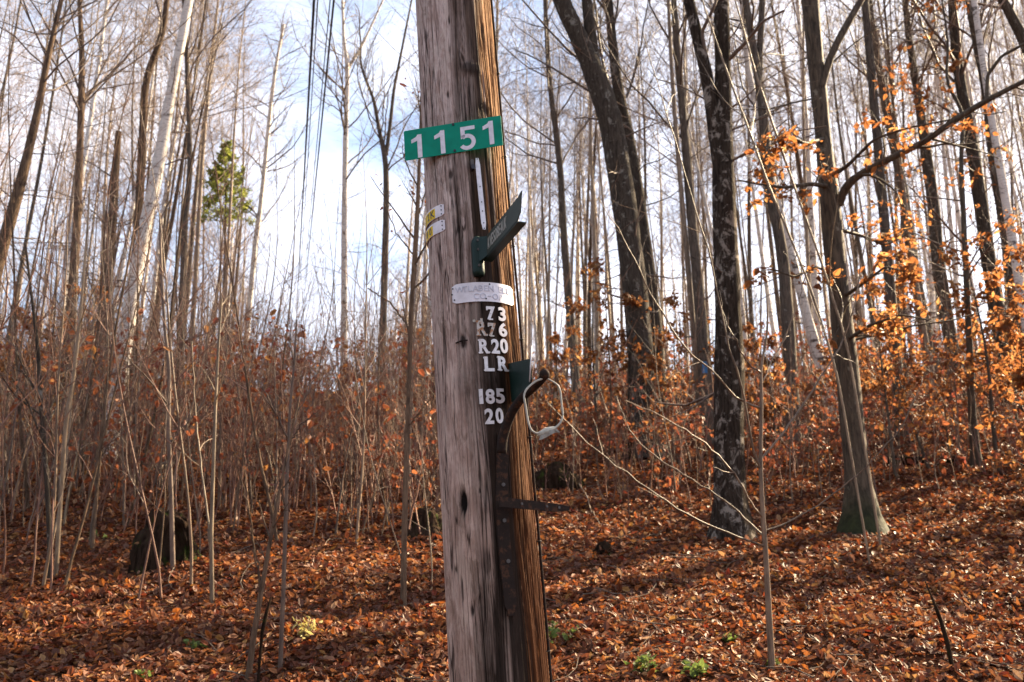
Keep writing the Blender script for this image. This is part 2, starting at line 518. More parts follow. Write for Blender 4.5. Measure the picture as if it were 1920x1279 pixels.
def build_pole():
    s0, s1 = -1.15, 6.6
    ss = np.concatenate([np.linspace(s0, -0.12, 40)[:-1], np.linspace(-0.12, S_top + 0.15, 640), np.linspace(S_top + 0.15, s1, 60)[1:]])
    ph = np.concatenate([np.linspace(-1.75, 1.75, 340)[:-1], np.linspace(1.75, 2 * np.pi - 1.75, 60)[:-1]])
    PH, SS = np.meshgrid(ph, ss)
    c, s_ = np.cos(PH), np.sin(PH)
    R0 = 0.18
    # weathering cracks along the grain, real relief
    warp = (vnoise(c * 3, s_ * 3, SS * 1.7, 11) - 0.5) * 0.16
    cx, cy = np.cos(PH + warp), np.sin(PH + warp)
    n1 = vnoise(cx * 16, cy * 16, SS * 0.55, 12)
    n2 = vnoise(cx * 34, cy * 34, SS * 1.1, 13)
    n3 = vnoise(cx * 7, cy * 7, SS * 0.8, 14)
    crack = np.clip(1 - np.abs(n1 - 0.5) / 0.036, 0, 1) * np.clip((vnoise(c * 4, s_ * 4, SS * 1.2, 15) - 0.36) * 5, 0, 1)
    crack2 = np.clip(1 - np.abs(n2 - 0.5) / 0.05, 0, 1) * np.clip((vnoise(c * 9, s_ * 9, SS * 2.0, 16) - 0.45) * 5, 0, 1)
    off = -crack * 0.009 - crack2 * 0.0035 + (n3 - 0.5) * 0.007 + (n2 - 0.5) * 0.003
    # the weathered right side is deeply furrowed
    fur = np.clip((PH - 0.55) / 0.4, 0, 1) * (PH < 2.2)
    n4 = vnoise(cx * 20, cy * 20, SS * 1.4, 17)
    off = off - fur * np.clip(1 - np.abs(n4 - 0.5) / 0.09, 0, 1) * 0.010
    dark = np.clip(crack * 0.9 + crack2 * 0.55 + fur * np.clip(1 - np.abs(n4 - 0.5) / 0.08, 0, 1) * 1.0, 0, 1)
    for (px, py, hw, hh, dep, dk) in KNOTS:
        kp, ks = pole_hit(px, py)
        jag = 0.45 + 1.1 * vnoise(PH * 42, SS * 22, 0.4, int(px)) * (0.5 + vnoise(PH * 90, SS * 60, 0.9, int(px) + 1))
        q = ((PH - kp) * R0 / hw) ** 2 + ((SS - ks) / hh) ** 2
        g = np.exp(-(q / jag) ** 1.4)
        off = off - g * dep
        dark = np.maximum(dark, np.clip(g * 1.5, 0, 1) * dk)
    # how the creosote stain runs: strongest right of the middle, ragged along the grain
    hz = np.clip(SS / S_top, 0, 1)
    lo = -0.34 + 0.10 * hz + (vnoise(c * 5, s_ * 5, SS * 1.6, 21) - 0.5) * 0.75 + (n1 - 0.5) * 0.35 + (n2 - 0.5) * 0.25
    hi = 0.74 + 0.02 * hz + (vnoise(c * 6, s_ * 6, SS * 1.6, 22) - 0.5) * 0.42 + (n2 - 0.5) * 0.25
    stain = np.clip((PH - lo + 0.12) / 0.62, 0, 1) * np.clip((hi - PH) / 0.12, 0, 1)
    stain = np.where(PH > np.pi, 0, stain)
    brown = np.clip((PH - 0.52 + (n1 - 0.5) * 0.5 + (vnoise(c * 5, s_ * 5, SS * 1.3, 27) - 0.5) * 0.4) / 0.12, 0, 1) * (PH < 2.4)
    P = surf(PH, SS, off)
    ny, nx = PH.shape
    i = np.arange(ny - 1)[:, None] * nx
    k = np.arange(nx)[None]
    k2 = (k + 1) % nx
    q = np.stack([i + k, i + k2, i + nx + k2, i + nx + k], -1).reshape(-1, 4)
    q = q[:, ::1]
    mb = MB().add(P, q)
    mb.f.append((np.array([[(ny - 1) * nx + j for j in range(nx)]]), 0, False))
    root = thing('utility_pole', 'leaning weathered grey wooden utility pole with dark creosote stain, carrying the signs', 'utility pole', tuple(A_bot + ax * s0))
    t = NT('weathered pole wood')
    at_ = lambda nm: t.n('Attribute', _attribute_name=nm)
    wd = at_('wood').outputs['Vector']
    dk = at_('dark').outputs['Fac']
    st = at_('stain').outputs['Fac']
    br = at_('brown').outputs['Fac']
    g1 = t.noise(t.mapping(wd, (150, 12, 1)), 1.0, 6, 0.7, 0.3)
    g2 = t.noise(t.mapping(wd, (42, 3.2, 1)), 1.0, 7, 0.7, 0.6)
    g3 = t.noise(t.mapping(wd, (13, 6, 1)), 1.0, 6, 0.65, 0.5)
    c = t.ramp(g2, [(0.28, (0.19, 0.135, 0.115)), (0.43, (0.50, 0.395, 0.365)), (0.57, (0.66, 0.555, 0.52)), (0.72, (0.40, 0.295, 0.245))])
    c = t.mix(t.ramp(g3, [(0.40, 0.0), (0.62, 0.7)]), c, (0.29, 0.20, 0.165))
    c = t.mix(t.ramp(g1, [(0.30, 0.75), (0.48, 0.0)]), c, (0.10, 0.075, 0.07))
    pt = t.noise(t.mapping(wd, (14, 5.0, 1), (3, 1, 0)), 1.0, 7, 0.68, 0.8)
    c = t.mix(t.ramp(pt, [(0.52, 0.0), (0.56, 0.55)]), c, (0.52, 0.44, 0.40))
    pd = t.noise(t.mapping(wd, (18, 4.0, 1), (9, 4, 0)), 1.0, 7, 0.7, 0.8)
    c = t.mix(t.ramp(pd, [(0.55, 0.0), (0.60, 0.6)]), c, (0.20, 0.145, 0.12))
    ck = t.noise(t.mapping(wd, (20, 0.9, 1), (1, 7, 0)), 1.0, 3, 0.5, 0.25)
    line = t.ramp(t.math('ABSOLUTE', t.math('SUBTRACT', ck, 0.5)), [(0.004, 1.0), (0.016, 0.0)])
    gap = t.ramp(t.noise(t.mapping(wd, (8, 2.2, 1), (5, 2, 0)), 1.0, 3, 0.5), [(0.44, 0.0), (0.52, 0.9)])
    line = t.math('MULTIPLY', line, gap)
    c = t.mix(line, c, (0.03, 0.02, 0.018))
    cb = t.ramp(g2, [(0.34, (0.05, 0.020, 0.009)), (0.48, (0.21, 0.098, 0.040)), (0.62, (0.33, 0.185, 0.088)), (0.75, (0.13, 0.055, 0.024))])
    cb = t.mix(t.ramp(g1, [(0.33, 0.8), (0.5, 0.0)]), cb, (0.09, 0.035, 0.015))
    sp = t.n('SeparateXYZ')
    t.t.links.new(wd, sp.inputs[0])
    low_tone = t.ramp(t.math('ADD', t.math('MULTIPLY', sp.outputs['Y'], 0.33), t.math('MULTIPLY', g3, 0.2)), [(0.26, 1.0), (0.80, 0.0)])  # tone mix, darker and redder towards the bottom of the pole
    cb = t.mix(t.math('MULTIPLY', low_tone, 0.90), cb, (0.060, 0.018, 0.006))
    c = t.mix(t.math('MULTIPLY', low_tone, 0.8), c, (0.93, 0.78, 0.66), 'MULTIPLY')
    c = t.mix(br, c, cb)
    cs = t.ramp(g2, [(0.38, (0.010, 0.007, 0.005)), (0.58, (0.022, 0.013, 0.009)), (0.76, (0.060, 0.036, 0.025))])
    up = t.ramp(t.math('ADD', t.math('MULTIPLY', sp.outputs['Y'], 0.33), t.math('MULTIPLY', g3, 0.15)), [(0.60, 0.0), (0.95, 1.0)])
    cs2 = t.ramp(g2, [(0.36, (0.025, 0.016, 0.012)), (0.55, (0.085, 0.056, 0.042)), (0.74, (0.17, 0.115, 0.085))])
    cs = t.mix(t.math('MULTIPLY', up, 0.85), cs, cs2)
    c = t.mix(t.math('MULTIPLY', st, 0.97), c, cs)
    c = t.mix(dk, c, (0.012, 0.009, 0.008))
    hgt = t.math('ADD', t.math('MULTIPLY', g1, 0.5), g2)
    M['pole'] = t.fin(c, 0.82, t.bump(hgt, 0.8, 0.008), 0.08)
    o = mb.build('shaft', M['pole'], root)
    me = o.data
    for nm, arr in (('dark', dark), ('stain', stain), ('brown', brown)):
        a = me.attributes.new(nm, 'FLOAT', 'POINT')
        a.data.foreach_set('value', arr.astype(np.float32).ravel())
    a = me.attributes.new('wood', 'FLOAT_VECTOR', 'POINT')
    ww = np.stack([np.where(PH > np.pi, PH - 2 * np.pi, PH) * R0, SS, np.zeros_like(SS)], -1)
    a.data.foreach_set('vector', ww.astype(np.float32).ravel())
    # crossarm at the top, above the picture, carries the power lines
    tan, up, nr = pframe(0.0)
    c0 = A_bot + ax * 6.1 - e1 * 0.35 + e2 * 0.19
    MB().box(c0, e1, ax, e2, 1.7, 0.11, 0.09, bev=0.012).build('crossarm', M['dead_wood'], root)
    for k in range(4):
        ins = MB()
        b = c0 + e1 * (-0.75 + 0.42 * k) + ax * 0.055
        ins.tubes(np.array([b, b + ax * 0.04, b + ax * 0.05, b + ax * 0.12, b + ax * 0.13]), np.array([0.015, 0.015, 0.035, 0.03, 0.01]), 10, cap=True)
        ins.build('insulator', M['cable'], root)
    return root, [c0 + e1 * (-0.75 + 0.42 * k) + ax * 0.18 for k in range(4)]
POLE, WIRE_ENDS = build_pole()

# ------------------------------------------------------------------ things nailed to the pole
M['green_sign'] = paint_mat('green sign face', (0.0, 0.25, 0.165), 0.5, 0.15, wscale=15)
M['sign_white'] = paint_mat('white reflective vinyl', (0.72, 0.70, 0.78), 0.4, 0.5)
M['plate_white'] = paint_mat('white enamelled metal', (0.78, 0.76, 0.82), 0.45, 0.5, wscale=25)
M['plate_letter'] = paint_mat('shaded embossed lettering', (0.56, 0.57, 0.66), 0.5, 0.4, wscale=25)  # relief shading of the letters is put into this darker colour
M['metal_num'] = paint_mat('cast aluminium numerals', (0.74, 0.71, 0.72), 0.5, 0.5, 0.1, (0.30, 0.17, 0.13), 70, 0.45)
M['metal_num_rust'] = paint_mat('rust stained aluminium', (0.50, 0.46, 0.42), 0.55, 0.4, 0.2, (0.30, 0.14, 0.06), 60, 0.36)
M['strap'] = paint_mat('galvanised strap', (0.66, 0.65, 0.70), 0.45, 0.5, 0.2)
M['black'] = paint_mat('dark fastener', (0.02, 0.02, 0.03), 0.5)
M['yellow'] = paint_mat('yellow tag face', (0.78, 0.54, 0.0), 0.5, 0.2, wscale=60)
M['dark_green'] = paint_mat('dark green painted steel', (0.007, 0.026, 0.021), 0.5, 0.25, wear=(0.015, 0.04, 0.03), wscale=30)
M['blade_green'] = paint_mat('faded olive green blade', (0.026, 0.036, 0.024), 0.55, 0.2, wear=(0.018, 0.028, 0.018), wscale=30)
M['blade_letter'] = paint_mat('dull raised letters', (0.34, 0.34, 0.30), 0.6)
M['rust'] = paint_mat('rusty brown iron', (0.022, 0.014, 0.011), 0.8, 0.15, 0.0, (0.06, 0.028, 0.016), 50, 0.40)
M['rope'] = paint_mat('pale plastic covered wire', (0.42, 0.40, 0.34), 0.5, 0.4, wear=(0.26, 0.24, 0.19), wscale=60)
M['bolt'] = paint_mat('zinc bolt', (0.075, 0.066, 0.062), 0.5, 0.4, 0.3)
M['blue_paint'] = paint_mat('blue paint mark', (0.05, 0.17, 0.36), 0.7)
M['plastic'] = paint_mat('milky torn plastic', (0.30, 0.28, 0.24), 0.4)

_glyph = {}
def glyph(ch, offset=0.0):
    """flat triangulated outline of one character, unit height, centred, as (verts2d, faces)"""
    key = (ch, offset)
    if key in _glyph:
        return _glyph[key]
    cu = bpy.data.curves.new('glyph', 'FONT')
    cu.body = ch
    cu.size = 1.0
    cu.offset = offset
    cu.resolution_u = 4
    ob = bpy.data.objects.new('glyph', cu)
    col.objects.link(ob)
    dg = bpy.context.evaluated_depsgraph_get()
    me = bpy.data.meshes.new_from_object(ob.evaluated_get(dg))
    v = np.array([q.co[:2] for q in me.vertices])
    f = [tuple(p.vertices) for p in me.polygons]
    bpy.data.objects.remove(ob)
    bpy.data.curves.remove(cu)
    bpy.data.meshes.remove(me)
    lo, hi = v.min(0), v.max(0)
    v = (v - (lo + hi) / 2) / (hi[1] - lo[1])
    _glyph[key] = (v, f)
    return _glyph[key]

def put_glyph(mb, ch, c, ux, uy, uz, h, wd=None, thick=0.002, offset=0.0, mi=0):
    v, f = glyph(ch, offset)
    sx = h if wd is None else wd / max(v[:, 0].max() - v[:, 0].min(), 1e-6)
    top = c + np.outer(v[:, 0] * sx, ux) + np.outer(v[:, 1] * h, uy) + uz * thick
    mb.add(top, f, mi, False)
    # side walls from boundary edges
    cnt = {}
    for fc in f:
        for a, b in zip(fc, fc[1:] + fc[:1]):
            cnt[(a, b)] = cnt.get((a, b), 0) + 1
    bd = [(a, b) for (a, b) in cnt if (b, a) not in cnt]
    n = len(v)
    bot = top - uz * thick
    if bd:
        mb.add(np.concatenate([top, bot]), [(a, n + a, n + b, b) for a, b in bd], mi, False)
    return mb

def disc(mb, c, ux, uy, uz, r, thick, n=10, mi=0):
    o = [c + ux * r * math.cos(k * 2 * math.pi / n) + uy * r * math.sin(k * 2 * math.pi / n) for k in range(n)]
    return mb.prism(o, uz * thick, mi)

def address_sign():
    cphi, cs = pole_hit(851, 259)
    _, _, nr = pframe(cphi)
    p0 = surf(cphi, cs, 0.006)
    def onplane(px, py):
        d = ray(px, py)
        return CAM + d * (((p0 - CAM) @ nr) / (d @ nr))
    tl, tr, br_, bl = [onplane(*q) for q in ((757, 246), (939, 217), (943, 272), (760, 302))]
    ux = norm((tr - tl) + (br_ - bl))
    uy = norm((tl - bl) + (tr - br_))
    uy = norm(uy - ux * (uy @ ux))
    uz = np.cross(ux, uy)
    W = (np.linalg.norm(tr - tl) + np.linalg.norm(br_ - bl)) / 2
    Hh = (np.linalg.norm(tl - bl) + np.linalg.norm(tr - br_)) / 2
    c = (tl + tr + br_ + bl) / 4
    root = thing('address_sign', 'green house number sign reading 1151 screwed across the pole', 'sign', tuple(c))
    MB().box(c, ux, uy, uz, W, Hh, 0.003, bev=0.003).build('panel', M['green_sign'], root)
    hh = Hh * 0.78
    one = [(-0.02, -0.5), (0.16, -0.5), (0.16, 0.5), (0.0, 0.5), (-0.06, 0.41), (-0.26, 0.31), (-0.26, 0.16), (-0.02, 0.24)]
    a = np.linspace(math.radians(128), math.radians(-140), 16)
    outer = [(0.34 * math.cos(q) - 0.02, 0.34 * math.sin(q) - 0.165) for q in a]
    inner = [(0.175 * math.cos(q) - 0.02, 0.175 * math.sin(q) - 0.165) for q in a]
    five_top = [(-0.27, 0.5), (-0.27, 0.5)]
    for k, (px, py) in enumerate(((784, 274.5), (827, 267), (877, 259), (918, 249.5))):
        g = onplane(px, py)
        g = c + ux * ((g - c) @ ux) + uy * ((g - c) @ uy) + uz * 0.0015
        mb = MB()
        if k != 2:
            mb.prism([g + ux * x * hh + uy * y * hh for x, y in one], uz * 0.0009)
        else:
            T = lambda x, y: g + ux * x * hh + uy * y * hh
            mb.prism([T(-0.27, 0.5), T(-0.27, -0.02), T(-0.10, 0.05), T(-0.10, 0.5)], uz * 0.0009)
            mb.prism([T(-0.10, 0.5), T(-0.10, 0.345), T(0.30, 0.345), T(0.30, 0.5)], uz * 0.0009)
            # bowl
            aa = np.linspace(math.radians(133), math.radians(-148), 20)
            for q0, q1 in zip(aa[:-1], aa[1:]):
                po = lambda q, r: T(r * math.cos(q) - 0.03, r * math.sin(q) - 0.165)
                mb.prism([po(q0, 0.345), po(q0, 0.18), po(q1, 0.18), po(q1, 0.345)], uz * 0.0009)
        mb.build('numeral', M['sign_white'], root)
    for px, py in ((850, 234), (853, 283)):
        g = onplane(px, py)
        disc(MB(), g + uz * 0.0016, ux, uy, uz, 0.0055, 0.004).build('screw', M['black'], root)
address_sign()

def curved_patch(mb, phis, lo, hi, off, thick, mi=0):
    """sheet bent round the pole: per phi a bottom and a top height along the pole"""
    n = len(phis)
    m = 5
    g = []
    for o in (off, off + thick):
        for a in range(m + 1):
            s = lo + (hi - lo) * a / m
            g.append(surf(phis, s, o))
    g = np.array(g)                                  # (2(m+1), n, 3)
    k = (m + 1) * n
    f = []
    for a in range(m):
        for b in range(n - 1):
            i = a * n + b
            f.append((k + i, k + i + 1, k + i + n + 1, k + i + n))
            f.append((i, i + n, i + n + 1, i + 1))
    for b in range(n - 1):
        f.append((b, b + 1, k + b + 1, k + b))
        t0 = m * n + b
        f.append((t0 + 1, t0, k + t0, k + t0 + 1))
    for a in range(m):
        i = a * n
        f.append((i + n, i, k + i, k + i + n))
        j = a * n + n - 1
        f.append((j, j + n, k + j + n, k + j))
    return mb.add(g.reshape(-1, 3), f, mi, False)

def company_plate():
    pl, sl = pole_hit(849, 553)
    pr = 1.12
    _, st = pole_hit(905, 530)
    _, sb = pole_hit(905, 566)
    tilt = 0.0
    phis = np.linspace(pl, pr, 40)
    u = (phis - pl) / (pr - pl)
    cut = 0.010 * (np.clip(1 - u / 0.06, 0, 1) + np.clip(1 - (1 - u) / 0.06, 0, 1))
    root = thing('company_plate', 'white embossed metal plate curved round the pole under the green bracket', 'plate', tuple(surf((pl + pr) / 2, sb)))
    mb = MB()
    curved_patch(mb, phis, np.full(40, sb) + cut, np.full(40, st) - cut, 0.004, 0.0015)
    mb.build('plate', M['plate_white'], root)
    hgt = st - sb
    for word, y, a0, a1 in (('WTLABEN ELE', 0.68, 0.08, 0.90), ('CO-OP', 0.27, 0.30, 0.76)):
        for i, ch in enumerate(word):
            if ch == ' ':
                continue
            p = pl + (pr - pl) * (a0 + (a1 - a0) * (i + 0.5) / len(word))
            tan, up, nr = pframe(p)
            mb = MB()
            put_glyph(mb, ch, surf(p, sb + hgt * y, 0.0056), tan, up, nr, hgt * (0.30 if ch != '-' else 0.05), None if ch != '-' else 0.012, 0.0018, 0.006)
            mb.build('letter', M['plate_letter'], root)
    for px, py in ((849, 543), (848, 554), (852, 564), (915, 534), (909, 561), (960, 548)):
        p, s = pole_hit(px, py)
        tan, up, nr = pframe(p)
        disc(MB(), surf(p + 0.02, s, 0.0056), tan, up, nr, 0.0035, 0.002, 8).build('nail', M['black'], root)
company_plate()

def pole_tag(name, label, px_r, py_t, py_b, chars, white_to):
    pr_, stp = pole_hit(px_r, py_t)
    _, sbt = pole_hit(px_r, py_b)
    pl_ = pr_ - 1.45
    pw, _ = pole_hit(white_to, (py_t + py_b) / 2)
    hgt = stp - sbt
    root = thing(name, label, 'tag', tuple(surf(pr_, sbt)), 'small yellow and white tags nailed to the pole')
    phis = np.linspace(pl_, pr_, 30)
    u = (pr_ - phis)
    cut = 0.006 * np.clip(1 - u / 0.07, 0, 1)
    mb = MB()
    curved_patch(mb, phis, np.full(30, sbt) + cut, np.full(30, stp) - cut, 0.003, 0.0018)
    mb.build('plate', M['plate_white'], root)
    mb = MB()
    ph2 = np.linspace(pl_ + 0.05, pw, 22)
    curved_patch(mb, ph2, np.full(22, sbt + hgt * 0.03), np.full(22, stp - hgt * 0.13), 0.0049, 0.0008)
    face = mb.build('face', M['yellow'], root)
    for ch, px in chars:
        p, s = pole_hit(px, (py_t + py_b) / 2)
        tan, up, nr = pframe(p)
        m2 = MB()
        put_glyph(m2, ch, surf(p, (sbt + stp) / 2 - hgt * 0.02, 0.0058), tan, up, nr, hgt * 0.60, None, 0.0006, 0.012)
        m2.build('character', M['black'], face, root.location)
    for q in (0.16, 0.5, 0.84):
        tan, up, nr = pframe(pr_ - 0.07)
        disc(MB(), surf(pr_ - 0.07, sbt + hgt * q, 0.005), tan, up, nr, 0.003, 0.002, 8).build('nail', M['black'], root)
pole_tag('pole_tag', 'upper small yellow and white pole tag lettered 12K', 833, 382, 404, (('1', 800.5), ('2', 805), ('K', 812.5)), 817)
pole_tag('pole_tag', 'lower small yellow and white pole tag numbered 80', 835, 411, 433, (('8', 803), ('0', 808.5)), 813)

def strap():
    p0, s0 = pole_hit(893, 299)
    p1, s1 = pole_hit(905, 434)
    root = thing('metal_strap', 'narrow white perforated metal strap hanging on the pole below the green sign', 'strap', tuple(surf(p1, s1)))
    n = 12
    pp, ss = np.linspace(p0, p1, n), np.linspace(s0, s1, n)
    tan, up, nr = pframe((p0 + p1) / 2)
    C_ = surf(pp, ss, 0.006 + 0.012 * np.linspace(0.2, 1, n))
    d = norm(C_[-1] - C_[0])
    side = norm(np.cross(nr, d))
    mb = MB()
    hw = 0.0105
    prof = np.concatenate([[0.55], np.ones(n - 2), [0.55]])
    L = C_ - side * hw * prof[:, None]
    Rr = C_ + side * hw * prof[:, None]
    ol = list(L) + list(Rr[::-1])
    v = np.concatenate([L, Rr, L + nr * 0.003, Rr + nr * 0.003])
    f = []
    for i in range(n - 1):
        f += [(2 * n + i, 2 * n + i + 1, 3 * n + i + 1, 3 * n + i), (i, n + i, n + i + 1, i + 1), (i, i + 1, 2 * n + i + 1, 2 * n + i), (n + i + 1, n + i, 3 * n + i, 3 * n + i + 1)]
    f += [(0, 2 * n, 3 * n, n), (n - 1, 2 * n - 1, 4 * n - 1, 3 * n - 1)]
    mb.add(v, f, 0, False)
    mb.build('strip', M['strap'], root)
    for py in (301, 354, 383, 400, 422, 432):
        u = (py - 299) / (434 - 299)
        disc(MB(), surf(p0 + (p1 - p0) * u, s0 + (s1 - s0) * u, 0.0095 + 0.012 * (0.2 + 0.8 * u)), side, d, nr, 0.0028, 0.0012, 8).build('hole', M['black'], root)
    pc, sc = pole_hit(884, 309)
    tan, up, nr = pframe(pc)
    mb = MB()
    mb.box(surf(pc, sc, 0.012), tan, up, nr, 0.014, 0.030, 0.02, bev=0.003)
    mb.build('clip', M['bolt'], root)
    mb = MB()
    mb.box(surf(pc + 0.01, sc - 0.021, 0.016), tan, up, nr, 0.016, 0.022, 0.022, bev=0.004)
    mb.build('clip_foot', M['black'], root)
strap()

NUMERALS = [  # char, centre px, centre py, width px, height px, label
    ('7', 919.5, 588.5, 17, 25, 'metal numeral 7 directly under the white plate, left in row 73'),
    ('3', 940, 590, 14, 25, 'metal numeral 3 directly under the white plate, right in row 73'),
    ('R', 903.5, 616, 20, 28, 'yellowed metal letter R with a broken top, starting the row R76'),
    ('7', 922, 619.5, 16, 25, 'metal numeral 7 with a rusty foot in the row R76'),
    ('6', 941.5, 619, 16, 25, 'metal numeral 6 ending the row R76'),
    ('R', 907.5, 650, 20, 26, 'metal letter R starting the row R20'),
    ('2', 928, 650, 16, 26, 'metal numeral 2 in the middle of the row R20'),
    ('0', 943.5, 649.5, 15, 26, 'metal numeral 0 ending the row R20'),
    ('L', 917, 683, 19, 26, 'metal letter L starting the row LR'),
    ('R', 942, 683, 19, 26, 'metal letter R ending the row LR'),
    ('1', 902, 744, 8, 26, 'metal numeral 1 starting the row 185'),
    ('8', 918.5, 744, 18, 26, 'metal numeral 8 in the middle of the row 185'),
    ('5', 937, 743, 17, 26, 'metal numeral 5 ending the row 185'),
    ('2', 917, 781, 18, 27, 'metal numeral 2 starting the bottom row 20'),
    ('0', 935.5, 780, 15, 27, 'metal numeral 0 ending the bottom row 20')]
for ch, px, py, wp, hp, lab in NUMERALS:
    p, s = pole_hit(px, py)
    tan, up, nr = pframe(p)
    c = surf(p, s, 0.002)
    kk = zdepth(c) / F
    hgt = hp * kk / math.cos(math.radians(21)) * 0.97
    wd = wp * kk / max(math.cos(p), 0.5) * 0.95
    mb = MB()
    put_glyph(mb, ch, c, tan, up, nr, hgt * 1.06, wd * 1.0, 0.0035, 0.034)
    hw = wd / 2
    th = hgt * 0.10
    ser = []
    if ch in 'RL':
        ser = [(-hw * 0.72, -0.5), (-hw * 0.72, 0.5)]
        if ch == 'R':
            ser.append((hw * 0.66, -0.5))
    elif ch == '7':
        ser = [(-hw * 0.05, -0.5)]
    for sx, sy in ser:
        mb.box(c + tan * sx + up * hgt * (sy - math.copysign(0.05, sy)) + nr * 0.0019, tan, up, nr, wd * 0.44, th, 0.0042)
    if ch == '7':
        mb.box(c - tan * hw * 0.85 + up * hgt * 0.36 + nr * 0.0019, tan, up, nr, wd * 0.16, hgt * 0.26, 0.0042)
    if 'yellowed' in lab:
        mb.box(c + up * hgt * 0.55 + nr * 0.0025, tan, up, nr, wd * 0.22, hgt * 0.24, 0.004)
    o = mb.build('metal_numeral' if ch.isdigit() else 'metal_letter', M['metal_num_rust'] if ('rust' in lab or 'yellowed' in lab) else M['metal_num'], None, tuple(c))
    tag(o, lab, 'numeral' if ch.isdigit() else 'letter', 'cast metal characters nailed down the pole')

def blade():
    # mount fixed to the pole
    p0, s0 = pole_hit(897, 520)
    p1, s1 = pole_hit(893, 447)
    tan, up, nr = pframe(p0)
    root = thing('blade_sign', 'dark green lettered blade sign jutting from the pole towards the road', 'sign', tuple(surf(p0, s0)))
    c0, c1 = surf(p0, s0, 0.012), surf(p1, s1, 0.012)
    n = 12
    zz = np.linspace(0, 1, n)
    P = c0[None] + (c1 - c0)[None] * zz[:, None]
    Rr = np.full(n, 0.026)
    Rr[0] = 0.021
    Rr[-1] = 0.012
    Rr[-2] = 0.022
    MB().tubes(P, Rr, 16, cap=True).build('mount', M['dark_green'], root)
    for q in (0.22, 0.62, 0.86):
        disc(MB(), c0 + (c1 - c0) * q + nr * 0.025, tan, up, nr, 0.006, 0.005).build('bolt', M['bolt'], root)
    # blade: horizontal board that comes towards the camera
    a_t, a_b = at(908, 440, 3.86), at(908, 492, 3.86)
    h0 = (a_t[2] + a_b[2]) / 2
    d = ray(977, 384)
    tt = (h0 - CAM[2]) / d[2]
    endc = CAM + d * tt
    begc = (a_t + a_b) / 2
    L = endc - begc
    u = norm(L)
    v = np.array([0, 0, 1.0])
    v = norm(v - u * (u @ v))
    nn = np.cross(u, v)
    if nn @ (CAM - begc) < 0:
        nn = -nn
    hh = 0.050
    ln = np.linalg.norm(L)
    pts = [(-0.02, -hh), (ln * 0.93, -hh), (ln * 0.97, -hh * 0.72), (ln, -hh * 0.6), (ln * 1.02, hh * 0.5), (ln * 1.03, hh * 1.0), (ln * 0.95, hh * 0.82), (-0.0, hh * 0.75), (-0.02, hh * 0.5)]
    mb = MB()
    o = [begc + u * x + v * y for x, y in pts]
    ccw = np.cross(np.array(o[1]) - o[0], np.array(o[4]) - o[1]) @ nn > 0
    if not ccw:
        o = o[::-1]
    mb.prism(o, nn * 0.004)
    mb.build('board', M['blade_green'], root)
    # folded lip along the bottom
    mb = MB()
    mb.box(begc + u * ln * 0.46 - v * (hh + 0.003) - nn * 0.016, u, nn, np.cross(u, nn), ln * 0.92, 0.036, 0.005)
    mb.build('lip', M['dark_green'], root)
    word = 'KVESDBEAUK'
    # letters read from the pole outwards on the face we see
    uu = u if np.cross(u, v) @ nn > 0 else -u
    for i, ch in enumerate(word):
        x = ln * (0.14 + 0.52 * (i + 0.5) / len(word))
        mb = MB()
        put_glyph(mb, ch, begc + u * x - v * hh * 0.08 + nn * 0.0041, uu, v, nn, hh * 1.0, ln * 0.045, 0.0015, 0.012)
        mb.build('letter', M['blade_letter'], root)
    # gusset that holds it to the mount
    g = MB()
    gp = [c0 + (c1 - c0) * 0.95 + nr * 0.02, c0 + (c1 - c0) * 0.30 + nr * 0.02, begc + u * 0.05 - v * hh, begc + u * 0.05 + v * hh * 0.7]
    gn = norm(np.cross(gp[1] - gp[0], gp[3] - gp[0]))
    if gn @ (CAM - gp[0]) < 0:
        gp = gp[::-1]
        gn = -gn
    g.prism([q + gn * 0.0 for q in gp], -gn * 0.004 if False else gn * 0.004)
    g.build('gusset', M['dark_green'], root)
blade()

def small_plate():
    p, s = pole_hit(958, 708)
    root = thing('steel_plate', 'small dark green steel plate sticking out behind the iron hook', 'plate', tuple(surf(p, s)))
    b_t, b_b = surf(p, pole_hit(958, 682)[1], -0.004), surf(p, pole_hit(958, 755)[1], -0.004)
    e_t, e_b = at(995, 673, 3.62), at(993, 712, 3.62)
    c_b = at(983, 730, 3.66)
    o = [b_b, c_b, e_b, e_t, b_t]
    nn = norm(np.cross(e_t - b_b, b_t - b_b))
    if nn @ (CAM - b_b) < 0:
        o, nn = o[::-1], -nn
    # flatten to a plane through three corners
    o = [q - nn * ((q - b_b) @ nn) for q in o]
    MB().prism(o, nn * 0.006).build('plate', M['dark_green'], root)
    r0, r1 = at(997, 648, 3.60), at(993, 716, 3.62)
    MB().tubes(np.array([r0, (r0 + r1) / 2, r1]), np.array([0.0022, 0.0025, 0.0025]), 6, cap=True).build('wire_edge', M['strap'], root)
small_plate()

